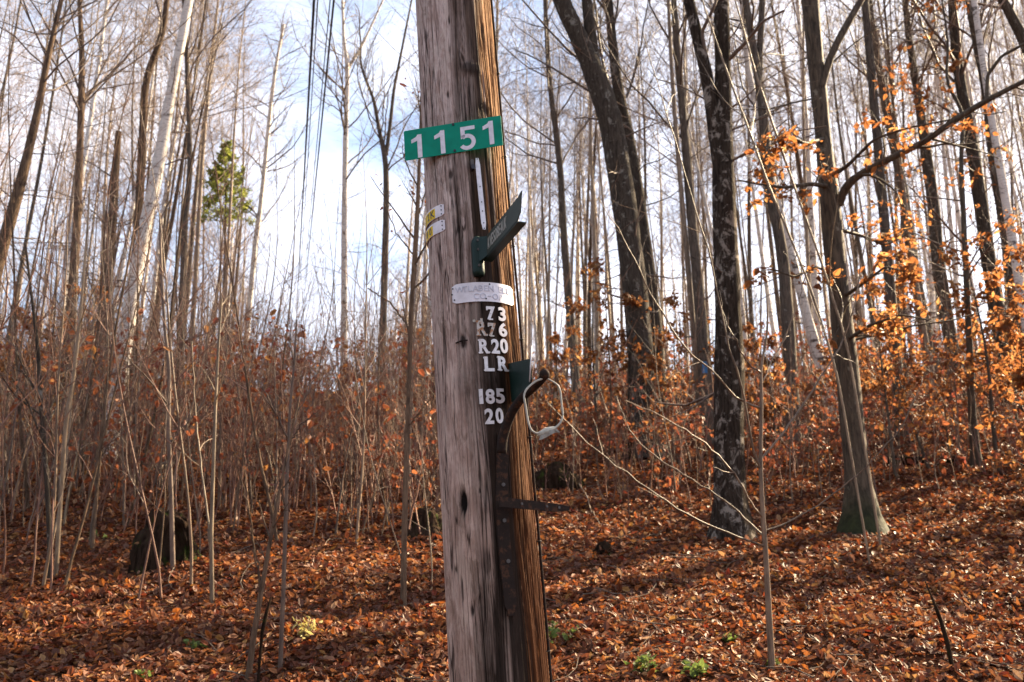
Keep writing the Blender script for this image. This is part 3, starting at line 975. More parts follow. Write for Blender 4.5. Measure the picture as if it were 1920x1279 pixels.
def iron_bracket():
    p0, s0 = pole_hit(939, 800)
    root = thing('iron_bracket', 'rusty iron bracket on the pole with upturned hook and side arm', 'bracket', tuple(surf(*pole_hit(952, 1150))))
    # flat bar down the pole
    pix = [(941, 812), (940, 860), (939, 930), (942, 1000), (947, 1060), (953, 1110), (957, 1155)]
    hits = [pole_hit(*q) for q in pix]
    pp = np.interp(np.linspace(0, 1, 30), np.linspace(0, 1, len(hits)), [h[0] for h in hits])
    ss = np.interp(np.linspace(0, 1, 30), np.linspace(0, 1, len(hits)), [h[1] for h in hits])
    mb = MB()
    hw = 0.024
    half = np.where(np.linspace(0, 1, 30) > 0.95, 0.6, 1.0) * hw
    L, Rr = [], []
    for q, s in zip(pp, ss):
        tan, up, nr = pframe(q)
        c = surf(q, s, 0.005)
        k = len(L)
        L.append(c - tan * half[k])
        Rr.append(c + tan * half[k])
    L, Rr = np.array(L), np.array(Rr)
    tan, up, nr = pframe(float(pp.mean()))
    n = 30
    v = np.concatenate([L, Rr, L + nr * 0.011, Rr + nr * 0.011])
    f = []
    for i in range(n - 1):
        f += [(2 * n + i + 1, 2 * n + i, 3 * n + i, 3 * n + i + 1), (i, i + 1, n + i + 1, n + i), (i + 1, i, 2 * n + i, 2 * n + i + 1), (n + i, n + i + 1, 3 * n + i + 1, 3 * n + i)]
    f += [(0, n, 3 * n, 2 * n), (2 * n - 1, n - 1, 3 * n - 1, 4 * n - 1)]
    mb.add(v, f, 0, False)
    mb.build('bar', M['rust'], root)
    for px, py in ((941, 910), (943, 977), (950, 1053)):
        p, s = pole_hit(px, py)
        tn, up, nr2 = pframe(p)
        disc(MB(), surf(p, s, 0.014), tn, up, nr2, 0.008, 0.006, 8).build('bolt', M['bolt'], root)
    # upturned hook
    hp = [(940, 850, 3.80), (943, 820, 3.79), (952, 790, 3.77), (964, 765, 3.74), (981, 743, 3.70), (1001, 726, 3.66), (1015, 713, 3.63), (1021, 704, 3.62)]
    P = np.array([at(*q) for q in hp])
    ts = np.linspace(0, 1, 28)
    tk = np.linspace(0, 1, len(P))
    P = np.stack([np.interp(ts, tk, P[:, i]) for i in range(3)], -1)
    P[1:-1] = (P[:-2] + 2 * P[1:-1] + P[2:]) / 4
    MB().tubes(P, np.linspace(0.020, 0.0145, 28), 12, cap=True).build('hook', M['rust'], root)
    MB().ball(at(1021, 702, 3.62), 0.021, 14, 9, sq=(0.95, 1, 1.05)).build('knob', M['rust'], root)
    # flat arm that sticks out to the side
    a0, a1 = at(936, 941, 3.79), at(1066, 954, 3.98)
    u = norm(a1 - a0)
    v = norm(np.array([0, 0, 1.0]) - u * u[2])
    nn = np.cross(u, v)
    if nn @ (CAM - a0) < 0:
        nn = -nn
    ln = np.linalg.norm(a1 - a0)
    hh = 0.019
    o = [a0 - v * hh, a0 + u * ln * 0.8 - v * hh * 0.95, a1 - v * hh * 0.35, a1 + v * hh * 0.4, a0 + u * ln * 0.8 + v * hh * 0.75, a0 + v * hh]
    if np.cross(o[1] - o[0], o[3] - o[1]) @ nn < 0:
        o = o[::-1]
    MB().prism(o, nn * 0.007).build('arm', M['rust'], root)
    for q in (0.30, 0.66, 0.84):
        disc(MB(), a0 + u * ln * q + nn * 0.0071, u, v, nn, 0.0055, 0.003, 8).build('rivet', M['bolt'], root)
iron_bracket()

def wire_loop():
    root = thing('wire_loop', 'pale six sided wire loop hanging from the rusty iron hook', 'wire loop', tuple(at(1020, 815, 3.62)))
    pix = [(1017, 808), (1006, 814), (995, 806), (990, 790), (986, 765), (982, 742), (986, 731), (996, 721), (1008, 713), (1022, 709), (1034, 714), (1047, 723), (1051, 735), (1053, 758), (1056, 780), (1051, 793), (1042, 802), (1034, 806)]
    P = np.array([at(px, py, 3.615 + 0.0006 * (px - 1015)) for px, py in pix])
    ts = np.linspace(0, 1, 70)
    tk = np.concatenate([[0], np.cumsum(np.linalg.norm(np.diff(P, axis=0), axis=1))])
    tk /= tk[-1]
    P = np.stack([np.interp(ts, tk, P[:, i]) for i in range(3)], -1)
    P[1:-1] = (P[:-2] + P[1:-1] + P[2:]) / 3
    MB().tubes(P, np.full(70, 0.0040), 8, cap=True).build('loop', M['rope'], root)
    # taped joint at the bottom with a torn scrap hanging from it
    b0, b1 = at(1008, 817, 3.615), at(1042, 801, 3.63)
    q = np.array([b0 + (b1 - b0) * x for x in np.linspace(0, 1, 7)])
    MB().tubes(q, np.array([0.003, 0.010, 0.014, 0.015, 0.013, 0.009, 0.003]), 9, cap=True).build('joint', M['rope'], root)
    rng = np.random.default_rng(5)
    mb = MB()
    n = 6
    top = np.array([at(1014 + 6 * i, 813 - 2 * i, 3.61) for i in range(n)])
    bot = top + np.array([[0.004 * (i - 2), 0.004 * (-1) ** i, -0.010 - 0.018 * rng.random()] for i in range(n)])
    v = np.concatenate([top, bot, top + [0, 0.0012, 0], bot + [0, 0.0012, 0]])
    f = []
    for i in range(n - 1):
        f += [(n + i, n + i + 1, i + 1, i), (3 * n + i + 1, 3 * n + i, 2 * n + i, 2 * n + i + 1)]
    mb.add(v, f, 0, False)
    mb.build('scrap', M['plastic'], root)
wire_loop()

def ground_cable():
    ss = np.linspace(-1.1, 6.3, 120)
    pp = 1.40 + 0.05 * np.sin(ss * 1.7) + 0.03 * np.sin(ss * 5.1)
    P = surf(pp, ss, 0.010)
    mb = MB().tubes(P, np.full(120, 0.0055), 7)
    root = thing('ground_cable', 'thin dark cable stapled down the sunny right edge of the pole', 'cable', tuple(P[0]))
    mb.build('cable', M['rust'], root)
    for s in np.arange(0.1, 3.2, 0.42):
        p = 1.40 + 0.05 * math.sin(s * 1.7) + 0.03 * math.sin(s * 5.1)
        q = np.array([surf(p - 0.05, s, 0.0), surf(p - 0.04, s, 0.014), surf(p, s, 0.018), surf(p + 0.04, s, 0.014), surf(p + 0.05, s, 0.0)])
        MB().tubes(q, np.full(5, 0.0022), 5, cap=True).build('staple', M['bolt'], root)
ground_cable()

def old_staple():
    p, s = pole_hit(868, 640)
    tan, up, nr = pframe(p)
    c = surf(p, s, 0.0)
    mb = MB()
    mb.tubes(np.array([c - tan * 0.03 - up * 0.004 + nr * 0.002, c + nr * 0.012, c + tan * 0.022 + nr * 0.004]), np.array([0.003, 0.0035, 0.003]), 6, cap=True)
    mb.tubes(np.array([c - up * 0.025 + nr * 0.002, c + nr * 0.008, c + up * 0.02 + nr * 0.002]), np.array([0.002, 0.003, 0.002]), 6, cap=True)
    tag(mb.build('bent_nail', M['rust']), 'bent rusty nail in the grey wood left of the metal letters', 'nail')
    p, s = pole_hit(889, 604)
    tan, up, nr = pframe(p)
    c = surf(p, s, 0.0)
    mb = MB()
    mb.tubes(np.array([c, c + nr * 0.014]), np.array([0.0025, 0.0025]), 6)
    disc(mb, c + nr * 0.014, tan, up, nr, 0.006, 0.003, 8)
    tag(mb.build('nail', M['rope']), 'short pale nail beside the yellowed metal letter R', 'nail')
old_staple()

# ------------------------------------------------------------------ power lines
def power_lines():
    spec = [((589, 0), (553, 640), 0.020, 'thickest and leftmost of the power lines over the cut'),
            ((596, 0), (556, 640), 0.009, 'thin faint wire close beside the thickest power line'),
            ((619, 0), (559, 640), 0.009, 'thin faint wire just left of the rightmost power line'),
            ((626, 0), (561, 640), 0.016, 'rightmost dark power line over the cut')]
    for k, (p0, p1, r, lab) in enumerate(spec):
        a = at(*p0, 11.5)
        b = at(*p1, 105.0)
        dz = (b - a) / (b[1] - a[1])
        end = WIRE_ENDS[k]
        far = b + dz * 60
        tt = np.linspace(0, 1, 60)
        first = a + dz * -2.0
        seg = end[None] + (first - end)[None] * np.linspace(0, 1, 12)[:-1, None]
        ln = first[None] + (far - first)[None] * tt[:, None]
        ln[:, 2] -= 0.6 * (1 - (2 * tt - 1) ** 2)
        tag(MB().tubes(np.concatenate([seg, ln]), np.full(71, r), 5).build('power_line', M['cable']), lab, 'power line', 'power lines running up the cut')
power_lines()

# ------------------------------------------------------------------ trees: generator
def resample(P, n):
    P = np.asarray(P, float)
    t = np.concatenate([[0], np.cumsum(np.linalg.norm(np.diff(P, axis=0), axis=1))])
    return np.stack([np.interp(np.linspace(0, t[-1], n), t, P[:, i]) for i in range(3)], -1), np.linspace(0, 1, n), t / t[-1]

def sprout(rng, P, R, k, t0, t1, ang, ln, rr, n, wob, up, taper=0.55, rmin=0.0016, abslen=False, lim=None):
    if P.ndim == 2:
        P, R = P[None], R[None]
    B, m, _ = P.shape
    idx = np.repeat(np.arange(B), k)
    C_ = len(idx)
    t = t0 + (t1 - t0) * rng.random(C_)
    f = t * (m - 1)
    i = np.minimum(f.astype(int), m - 2)
    wv = (f - i)[:, None]
    base = P[idx, i] * (1 - wv) + P[idx, i + 1] * wv
    tan = norm(P[idx, i + 1] - P[idx, i])
    r = R[idx, i] * (1 - wv[:, 0]) + R[idx, i + 1] * wv[:, 0]
    rv = rng.normal(size=(C_, 3))
    perp = norm(rv - (rv * tan).sum(1, keepdims=True) * tan)
    a = np.radians(ang[0] + (ang[1] - ang[0]) * rng.random(C_))[:, None]
    d = np.cos(a) * tan + np.sin(a) * perp
    plen = np.ones(C_) if abslen else np.linalg.norm(P[:, -1] - P[:, 0], axis=1)[idx]
    L = plen * (ln[0] + (ln[1] - ln[0]) * rng.random(C_)) * (1 - taper * (t - t0) / max(t1 - t0, 1e-6))
    Q = np.zeros((C_, n, 3))
    Q[:, 0] = base
    for j in range(1, n):
        d = norm(d + rng.normal(size=(C_, 3)) * wob + np.array([0, 0, up]))
        Q[:, j] = Q[:, j - 1] + d * (L / (n - 1))[:, None]
    r0 = np.maximum(np.minimum(r * rr, L * 0.02 + 0.001), rmin)
    RR = np.maximum(r0[:, None] * np.linspace(1, 0.3, n)[None], rmin * 0.8)
    return Q, RR

def leaves_on(rng, mb, P, per, size, flat=0.6, droop=0.3, spread=0.05, mi=0):
    B, n, _ = P.shape
    N = B * per
    idx = np.repeat(np.arange(B), per)
    f = (0.25 + 0.75 * rng.random(N)) * (n - 1)
    i = np.minimum(f.astype(int), n - 2)
    wv = (f - i)[:, None]
    c = P[idx, i] * (1 - wv) + P[idx, i + 1] * wv + rng.normal(size=(N, 3)) * spread * 0.4
    add_leaves(rng, mb, c, size, flat, droop, mi)

def add_leaves(rng, mb, c, size, flat, droop, mi=0, nrm=None):
    N = len(c)
    s = size * (0.45 + 1.25 * rng.random(N) ** 1.7)[:, None]
    up = np.array([0, 0, 1.0]) if nrm is None else nrm
    nv = norm(up * flat + rng.normal(size=(N, 3)) * (1 - flat))
    d = rng.normal(size=(N, 3)) + np.array([0, 0, -droop * 2])
    d = norm(d - (d * nv).sum(1, keepdims=True) * nv)
    sd = np.cross(nv, d)
    fold = (0.10 + 0.25 * rng.random(N))[:, None]
    curl = (rng.random(N)[:, None] - 0.35) * 0.5
    b = c
    m1 = c + d * s * 0.5 - nv * s * fold * 0.5
    tip = c + d * s + nv * s * curl
    l1 = c + d * s * 0.32 + sd * s * 0.30 + nv * s * fold * 0.4
    r1 = c + d * s * 0.32 - sd * s * 0.30 + nv * s * fold * 0.4
    l2 = c + d * s * 0.70 + sd * s * 0.22 + nv * s * (fold * 0.3 + curl * 0.4)
    r2 = c + d * s * 0.70 - sd * s * 0.22 + nv * s * (fold * 0.3 + curl * 0.4)
    v = np.stack([b, l1, l2, tip, r2, r1, m1], 1)
    o = np.arange(N)[:, None] * 7
    q = np.concatenate([o + np.array([[0, 6, 2, 1]]), o + np.array([[0, 5, 4, 6]])])
    tr = np.concatenate([o + np.array([[6, 3, 2]]), o + np.array([[6, 4, 3]])])
    nb = mb.n
    mb.v.append(v.reshape(-1, 3))
    mb.f.append((q + nb, mi, False))
    mb.f.append((tr + nb, mi, False))
    mb.n += N * 7

def trunk_poly(rng, h, r0, n=22, wob=0.018, lean=0.03, flare=0.5):
    z = np.linspace(0, 1, n)
    ph = rng.random(4) * 6.28
    x = (np.sin(z * 3.1 + ph[0]) - np.sin(ph[0])) * wob * h * 0.5 + (np.sin(z * 9 + ph[1]) - np.sin(ph[1])) * wob * h * 0.13 + z * lean * h * rng.normal() * 0.7
    y = (np.sin(z * 3.7 + ph[2]) - np.sin(ph[2])) * wob * h * 0.5 + (np.sin(z * 8 + ph[3]) - np.sin(ph[3])) * wob * h * 0.13 + z * lean * h * rng.normal() * 0.7
    P = np.stack([x, y, z * h], -1)
    P[0, 2] = -0.3
    R = r0 * (1 - 0.90 * z ** 1.15) * (1 + flare * np.exp(-z * h / 0.25))
    return P, R

def crown_levels(rng, P, R, h, kind='bare', t0=0.38, dens=1.0, rmin=0.0016):
    """limbs, side branches, twigs of a forest-grown crown"""
    out = []
    if kind == 'beech':
        L1 = sprout(rng, P, R, int(26 * dens), t0, 0.98, (50, 80), (0.13, 0.26), 0.42, 8, 0.10, 0.015, 0.6)
        L2 = sprout(rng, *L1, 6, 0.2, 1.0, (35, 60), (0.35, 0.6), 0.55, 6, 0.12, 0.0, 0.5)
        L3 = sprout(rng, *L2, 4, 0.15, 1.0, (35, 60), (0.35, 0.65), 0.6, 4, 0.14, 0.0, 0.4)
    else:
        L1 = sprout(rng, P, R, int(26 * dens), t0, 0.98, (28, 62), (0.14, 0.30), 0.33, 9, 0.13, 0.07, 0.62, rmin=rmin)
        L2 = sprout(rng, *L1, 6, 0.15, 1.0, (25, 60), (0.30, 0.60), 0.55, 6, 0.16, 0.05, 0.5, rmin=rmin)
        L3 = sprout(rng, *L2, 5, 0.1, 1.0, (25, 60), (0.35, 0.75), 0.6, 4, 0.18, 0.04, 0.4, rmin=rmin)
    L0 = sprout(rng, P, R, int(12 * dens), 0.10, t0, (55, 90), (0.03, 0.10), 0.14, 5, 0.2, 0.01, 0.0)
    L0b = sprout(rng, *L0, 3, 0.2, 1.0, (30, 60), (0.3, 0.7), 0.6, 4, 0.2, 0.0, 0.3)
    return [(L1, 5), (L2, 4), (L3, 3), (L0, 4), (L0b, 3)]

def make_tree(name, label, cat, group, seed, h, r0, bark, twig, kind='bare', t0=0.38, dens=1.0, wob=0.018, loc=(0, 0, -500), leaf=None, per=3, lsize=0.07, rmin=0.0016):
    rng = np.random.default_rng(seed)
    root = thing(name, label, cat, loc, group)
    P, R = trunk_poly(rng, h, r0, wob=wob)
    tr = MB().tubes(P, R, 10)
    # a fork on some trees
    o1 = bpy.data.objects.new('trunk', tr.mesh('trunk', M[bark]))
    col.objects.link(o1)
    o1.parent = root
    cr = MB()
    lv = crown_levels(rng, P, R, h, kind, t0, dens, rmin)
    for (Q, RR), sd in lv:
        cr.tubes(Q, RR, sd)
    o2 = bpy.data.objects.new('crown', cr.mesh('crown', M[twig]))
    col.objects.link(o2)
    o2.parent = root
    parts = [o1, o2]
    if leaf:
        lb = MB()
        leaves_on(rng, lb, lv[2][0][0], per, lsize, 0.35, 0.6, 0.03)
        leaves_on(rng, lb, lv[1][0][0], per * 2, lsize, 0.35, 0.6, 0.03)
        o3 = bpy.data.objects.new('foliage', lb.mesh('foliage', M[leaf]))
        col.objects.link(o3)
        o3.parent = root
        parts.append(o3)
    PARTS[root.name] = parts
    return root

# ------------------------------------------------------------------ the trees one can single out, traced to their own places
def custom_tree(name, label, cat, pix, Y=None, bark='bark_grey', twig='twig', seed=1, extra=(), top=None, t0=0.45, dens=1.0, kind='bare', leaf=None, per=3, lsize=0.075,
                limbs=(), flare=0.55, crown=True, mark=None, rough=0.05, leaf_t=None):
    """pix: (px, py, width px) up the trunk; Y: distance, found from the ground under the first point if not given"""
    rng = np.random.default_rng(seed)
    if Y is None:
        g = ground_hit(pix[0][0], pix[0][1])
        Y = float(g[1])
    P = np.array([at(a, b, Y) for a, b, _ in pix])
    Wd = np.array([c * zdepth(q) / F / 2 for (a, b, c), q in zip(pix, P)])
    gz = float(H(P[0, 0], Y))
    if P[0, 2] > gz + 0.1:
        d = norm(P[0] - P[1])
        k = (P[0, 2] - gz) / max(-d[2], 0.3)
        b = P[0] + d * k
        b[2] = float(H(b[0], b[1])) - 0.05
        P = np.concatenate([b[None], P])
        Wd = np.concatenate([[Wd[0] * 1.12], Wd])
    P[0, 2] -= 0.12
    hgt = (top if top else 17.0)
    cur = P[-1, 2] - P[0, 2]
    if top != 0 and cur < hgt:
        d = norm(P[-1] - P[-2])
        m = 6
        k = (hgt - cur) / max(d[2], 0.5)
        ex = np.array([P[-1] + d * k * q / m + rng.normal(size=3) * 0.12 for q in range(1, m + 1)])
        P = np.concatenate([P, ex])
        Wd = np.concatenate([Wd, Wd[-1] * np.linspace(0.88, 0.12, m)])
    Q, tn, tk = resample(P, 64)
    for _ in range(3):
        Q[1:-1] = (Q[:-2] + 2 * Q[1:-1] + Q[2:]) / 4
    Q[:, 1] += np.sin(tn * 5 + seed) * 0.06 - math.sin(seed) * 0.06
    Rr = np.interp(tn, tk, Wd)
    hh = Q[:, 2] - Q[0, 2]
    Rr = Rr * (1 + flare * np.exp(-np.maximum(hh - 0.1, 0) / 0.22))
    Rr = Rr * (1 + rough * (vnoise(tn * 30, seed, 0.5, 7) - 0.5) * 2)
    root = thing(name, label, cat, tuple(Q[0]))
    mb = MB()
    mb.tubes(Q, Rr, 16)
    # irregular bark outline
    V = mb.v[0].reshape(64, 16, 3)
    axp = Q[:, None]
    k = 1 + (vnoise(V[..., 0] * 9, V[..., 1] * 9, V[..., 2] * 2.2, seed) - 0.5) * 0.16 + (vnoise(V[..., 0] * 30, V[..., 1] * 30, V[..., 2] * 6, seed + 3) - 0.5) * 0.07
    mb.v[0] = (axp + (V - axp) * k[..., None]).reshape(-1, 3)
    for ex in extra:                                  # further stems of a forked trunk
        E = np.array([at(a, b, Y + (0.1 if len(e) < 4 else e[3])) if False else at(a, b, Y) for (a, b, c), e in zip(ex, ex)])
        We = np.array([c * zdepth(q) / F / 2 for (a, b, c), q in zip(ex, E)])
        d = norm(E[-1] - E[-2])
        E = np.concatenate([E, [E[-1] + d * 1.5, E[-1] + d * 3.2 + rng.normal(size=3) * 0.2, E[-1] + d * 5 + rng.normal(size=3) * 0.3]])
        We = np.concatenate([We, We[-1] * np.array([0.75, 0.45, 0.15])])
        E2, a1, a2 = resample(E, 30)
        E2[1:-1] = (E2[:-2] + 2 * E2[1:-1] + E2[2:]) / 4
        mb.tubes(E2, np.interp(a1, a2, We), 10)
        extra_lv = crown_levels(rng, E2, np.interp(a1, a2, We), 6, kind, 0.35, 0.5)
        for (q, rq), sd in extra_lv[:3]:
            limbs = list(limbs) + [('raw', q, rq, sd)]
    mb.build('trunk', M[bark], root)
    cr, lb = MB(), MB()
    made = False
    if crown:
        lv = crown_levels(rng, Q, Rr, hgt, kind, t0, dens)
        for (q, rq), sd in lv:
            cr.tubes(q, rq, sd)
        made = True
        if leaf:
            for li in (2, 4):
                q = lv[li][0][0]
                if leaf_t is not None:
                    q = q[q[:, 0, 2] < Q[0, 2] + leaf_t]
                if len(q):
                    leaves_on(rng, lb, q, per, lsize, 0.35, 0.6, 0.03)
    for lm in limbs:
        made = True
        if lm[0] == 'raw':
            cr.tubes(lm[1], lm[2], lm[3])
            continue
        pts, sub, lf = lm                              # (px, py, width, dY) ; side branches ; leaves per twig
        E = np.array([at(a, b, Y + dy) for a, b, c, dy in pts])
        We = np.array([c * zdepth(q) / F / 2 for (a, b, c, dy), q in zip(pts, E)])
        E2, a1, a2 = resample(E, 26)
        E2[1:-1] = (E2[:-2] + 2 * E2[1:-1] + E2[2:]) / 4
        Wv = np.interp(a1, a2, We)
        cr.tubes(E2, Wv, 8)
        if sub:
            s1 = sprout(rng, E2, Wv, sub, 0.12, 1.0, (30, 65), (0.18, 0.42), 0.5, 6, 0.14, 0.03, 0.4)
            s2 = sprout(rng, *s1, 4, 0.15, 1.0, (30, 60), (0.3, 0.6), 0.6, 4, 0.15, 0.02, 0.4)
            cr.tubes(*s1, 4)
            cr.tubes(*s2, 3)
            if lf:
                leaves_on(rng, lb, s2[0], lf, lsize)
                leaves_on(rng, lb, s1[0], lf, lsize)
    if made:
        cr.build('crown', M[twig], root)
    if lb.n:
        lb.build('foliage', M[leaf], root)
    if mark:                                           # painted blaze on the bark
        px, py, wpx, hpx = mark
        c = at(px, py, Y)
        s = zdepth(c) / F
        j = int(np.argmin(np.abs(Q[:, 2] - c[2])))
        rad = Rr[j] * 1.06
        th = np.linspace(-0.55, 0.25, 8)
        zz = np.linspace(-hpx / 2 * s, hpx / 2 * s, 5)
        TH, ZZ = np.meshgrid(th, zz)
        TH = TH * (1 - 0.25 * (vnoise(TH * 3, ZZ * 20, 0, 4) - 0.5))
        pts = np.stack([Q[j, 0] + rad * np.sin(TH), Q[j, 1] - rad * np.cos(TH), c[2] + ZZ], -1)
        f = [(a * 8 + b, a * 8 + b + 1, a * 8 + 9 + b, a * 8 + 8 + b) for a in range(4) for b in range(7)]
        MB().add(pts, f).build('paint_mark', M['blue_paint'], root)
    return root

def big_trees():
    # right of the pole
    custom_tree('maple_tree', 'thick dark trunk leaning left and forking near the top, right of the pole', 'tree',
                [(1212, 852, 66), (1206, 760, 50), (1200, 650, 48), (1188, 520, 46), (1166, 360, 45), (1147, 240, 43), (1126, 170, 42), (1104, 115, 38), (1076, 55, 34), (1050, 0, 32), (1030, -60, 28)], bark='bark_dark', seed=3,
                extra=[[(1120, 150, 26), (1112, 95, 22), (1104, 40, 21), (1098, -20, 19)]], t0=0.5)
    custom_tree('maple_tree', 'slimmer trunk close behind the thick leaning forked trunk', 'tree',
                [(1241, 850, 30), (1236, 700, 26), (1224, 560, 25), (1208, 430, 23), (1184, 274, 22), (1158, 156, 20), (1148, 60, 17), (1141, -20, 15)], Y=18.3, bark='bark_dark', seed=5, t0=0.4)
    custom_tree('maple_tree', 'rough lichen blotched trunk with a fork, directly behind the bright sapling', 'tree',
                [(1372, 1012, 74), (1368, 930, 58), (1366, 820, 58), (1370, 700, 56), (1366, 600, 50), (1362, 480, 46), (1356, 330, 42), (1357, 240, 34), (1356, 150, 30), (1354, 70, 29), (1352, 0, 27), (1350, -70, 25)], bark='bark_black', seed=7,
                extra=[[(1352, 330, 26), (1340, 250, 25), (1332, 180, 24), (1322, 125, 23), (1306, 62, 22), (1291, 0, 20), (1280, -50, 19)]], t0=0.55,
                limbs=[([(1358, 120, 9, 0), (1398, 80, 7, -0.2), (1430, 40, 5, -0.4), (1470, 20, 4, -0.5)], 5, 0), ([(1325, 120, 9, 0), (1316, 60, 7, -0.1), (1340, 10, 6, -0.3), (1352, -30, 4, -0.3)], 4, 0)])
    custom_tree('maple_tree', 'forked slim trunk between the blotched trunk and the beech', 'tree',
                [(1482, 824, 30), (1484, 740, 27), (1478, 620, 24), (1466, 480, 21), (1446, 380, 19), (1434, 300, 18), (1430, 225, 18), (1422, 160, 16), (1408, 78, 14), (1396, 0, 13), (1390, -40, 12)], bark='bark_grey', seed=9,
                extra=[[(1424, 170, 13), (1424, 98, 12), (1428, 40, 12), (1430, -30, 11)]], t0=0.45)
    custom_tree('beech_tree', 'beech with mossy foot, orange leaves and a long limb reaching right', 'tree',
                [(1616, 992, 74), (1614, 950, 54), (1610, 900, 46), (1604, 850, 43), (1592, 735, 43), (1578, 590, 40), (1566, 470, 37), (1556, 352, 34), (1543, 235, 30), (1533, 117, 30), (1524, 0, 33), (1518, -60, 30)], bark='bark_beech_moss', twig='bark_beech', seed=11, kind='beech', leaf='beech_leaf', per=3, t0=0.60, dens=0.6, leaf_t=3.5,
                extra=[[(1540, 165, 15), (1554, 112, 14), (1580, 60, 14), (1600, 26, 13), (1618, -6, 12)]],
                limbs=[([(1572, 385, 18, 0), (1582, 355, 16, -0.1), (1596, 338, 15, -0.2), (1628, 318, 14, -0.3), (1680, 292, 13, -0.5), (1735, 265, 12, -0.6), (1792, 224, 12, -0.8), (1850, 188, 11, -1.0), (1925, 150, 9, -1.2), (1990, 110, 6, -1.3)], 9, 0),
                       ([(1556, 350, 10, 0), (1520, 345, 8, -0.2), (1470, 352, 6, -0.4), (1420, 345, 4, -0.6), (1385, 338, 3, -0.7)], 9, 4),
                       ([(1560, 330, 9, 0), (1590, 310, 7, -0.4), (1640, 260, 5, -0.8), (1700, 240, 4, -1.0), (1780, 225, 3, -1.2)], 8, 3),
                       ([(1545, 260, 8, 0), (1510, 270, 6, -0.4), (1470, 250, 5, -0.7), (1430, 290, 3, -1.0)], 9, 4),
                       ([(1578, 560, 8, 0), (1620, 530, 6, -0.4), (1660, 500, 4, -0.8), (1700, 510, 3, -1.0)], 8, 4),
                       ([(1585, 640, 8, 0), (1630, 610, 6, -0.5), (1690, 590, 4, -1.0), (1740, 600, 3, -1.2)], 8, 4),
                       ([(1570, 430, 8, 0), (1610, 440, 6, 0.3), (1660, 460, 4, 0.4), (1700, 440, 3, 0.5)], 8, 3),
                       ([(1575, 520, 7, 0), (1530, 500, 5, -0.4), (1490, 520, 4, -0.6), (1450, 505, 3, -0.7)], 7, 3),
                       ([(1850, 188, 8, -1.0), (1852, 140, 7, -1.0), (1878, 105, 6, -1.1), (1925, 80, 5, -1.2)], 4, 0)])
    custom_tree('maple_tree', 'dark slanting trunk crossed by the beech limb, near the right edge', 'tree',
                [(1880, 650, 28), (1868, 570, 27), (1855, 490, 26), (1836, 352, 24), (1818, 245, 22), (1796, 130, 18), (1786, 40, 16), (1782, -30, 14)], Y=20, bark='bark_dark', seed=13, t0=0.4)
    custom_tree('maple_tree', 'crooked dark trunk rising behind the middle of the beech limb', 'tree',
                [(1785, 660, 26), (1768, 560, 25), (1757, 497, 24), (1749, 391, 22), (1735, 305, 20), (1722, 203, 16), (1706, 110, 13), (1696, 30, 11), (1692, -30, 10)], Y=21, bark='bark_dark', seed=15, t0=0.4)
    custom_tree('maple_tree', 'pale slim trunk leaning left behind the start of the beech limb', 'tree',
                [(1742, 640, 22), (1724, 560, 21), (1710, 480, 20), (1694, 352, 18), (1667, 219, 15), (1645, 90, 13), (1630, -20, 11)], Y=24, bark='bark_grey', seed=17, t0=0.4)
    custom_tree('maple_tree', 'slanting trunk at the right edge where the beech limb turns up', 'tree',
                [(1910, 620, 22), (1896, 500, 20), (1880, 391, 18), (1863, 300, 16), (1850, 170, 14), (1826, 60, 12), (1810, -30, 10)], Y=19, bark='bark_dark', seed=19, t0=0.4)
    custom_tree('birch_tree', 'white birch trunk leaning left with its foot behind the beech', 'tree',
                [(1568, 782, 24), (1546, 715, 22), (1528, 650, 20), (1508, 580, 18), (1488, 500, 16), (1466, 420, 15), (1448, 350, 14), (1425, 240, 12)], bark='birch', seed=21, t0=0.4)
    custom_tree('maple_tree', 'grey trunk with a blue paint blaze left of the blotched trunk', 'tree',
                [(1329, 832, 28), (1324, 740, 24), (1318, 650, 23), (1310, 540, 21), (1298, 420, 18), (1284, 250, 15), (1270, 80, 13), (1262, -40, 11)], bark='bark_grey', seed=23, t0=0.35, mark=(1320, 692, 10, 22))
    custom_tree('maple_tree', 'slim grey trunk standing just right of the iron side arm', 'tree',
                [(1088, 786, 22), (1078, 700, 17), (1070, 600, 16), (1058, 450, 14), (1050, 300, 12), (1030, 150, 10), (1022, 0, 8)], bark='bark_grey', seed=25, t0=0.35)
    custom_tree('maple_tree', 'short grey trunk standing in sunlit leaves near the right edge', 'tree',
                [(1830, 872, 17), (1822, 780, 14), (1815, 640, 12), (1806, 500, 10), (1795, 300, 8)], bark='bark_beech', seed=27, t0=0.3, kind='beech', leaf='beech_leaf', top=9, dens=0.8)
    custom_tree('maple_tree', 'dark limbed tree leaning in over the top right corner', 'tree',
                [(2010, 330, 30), (1975, 200, 27), (1930, 90, 22), (1905, 40, 18), (1882, 0, 15), (1862, -50, 12)], Y=16, bark='bark_dark', seed=29, t0=0.45)
    # left of the pole
    custom_tree('birch_tree', 'tall white birch leaning right, tallest pale trunk left of the power lines', 'tree',
                [(205, 835, 30), (222, 720, 28), (238, 600, 27), (252, 510, 26), (266, 440, 25), (284, 356, 23), (296, 299, 22), (310, 211, 20), (324, 141, 18), (338, 70, 17), (352, 0, 16), (362, -60, 14)], Y=17, bark='birch', seed=31, t0=0.68, flare=0.3)
    custom_tree('maple_tree', 'brown trunk with a kink leaning beside the tall white birch', 'tree',
                [(236, 800, 22), (248, 600, 20), (258, 470, 17), (266, 330, 15), (271, 246, 14), (273, 176, 13), (282, 128, 13), (299, 102, 12), (311, 63, 11), (317, 0, 10), (321, -50, 9)], Y=18, bark='bark_brown', seed=33, t0=0.5)
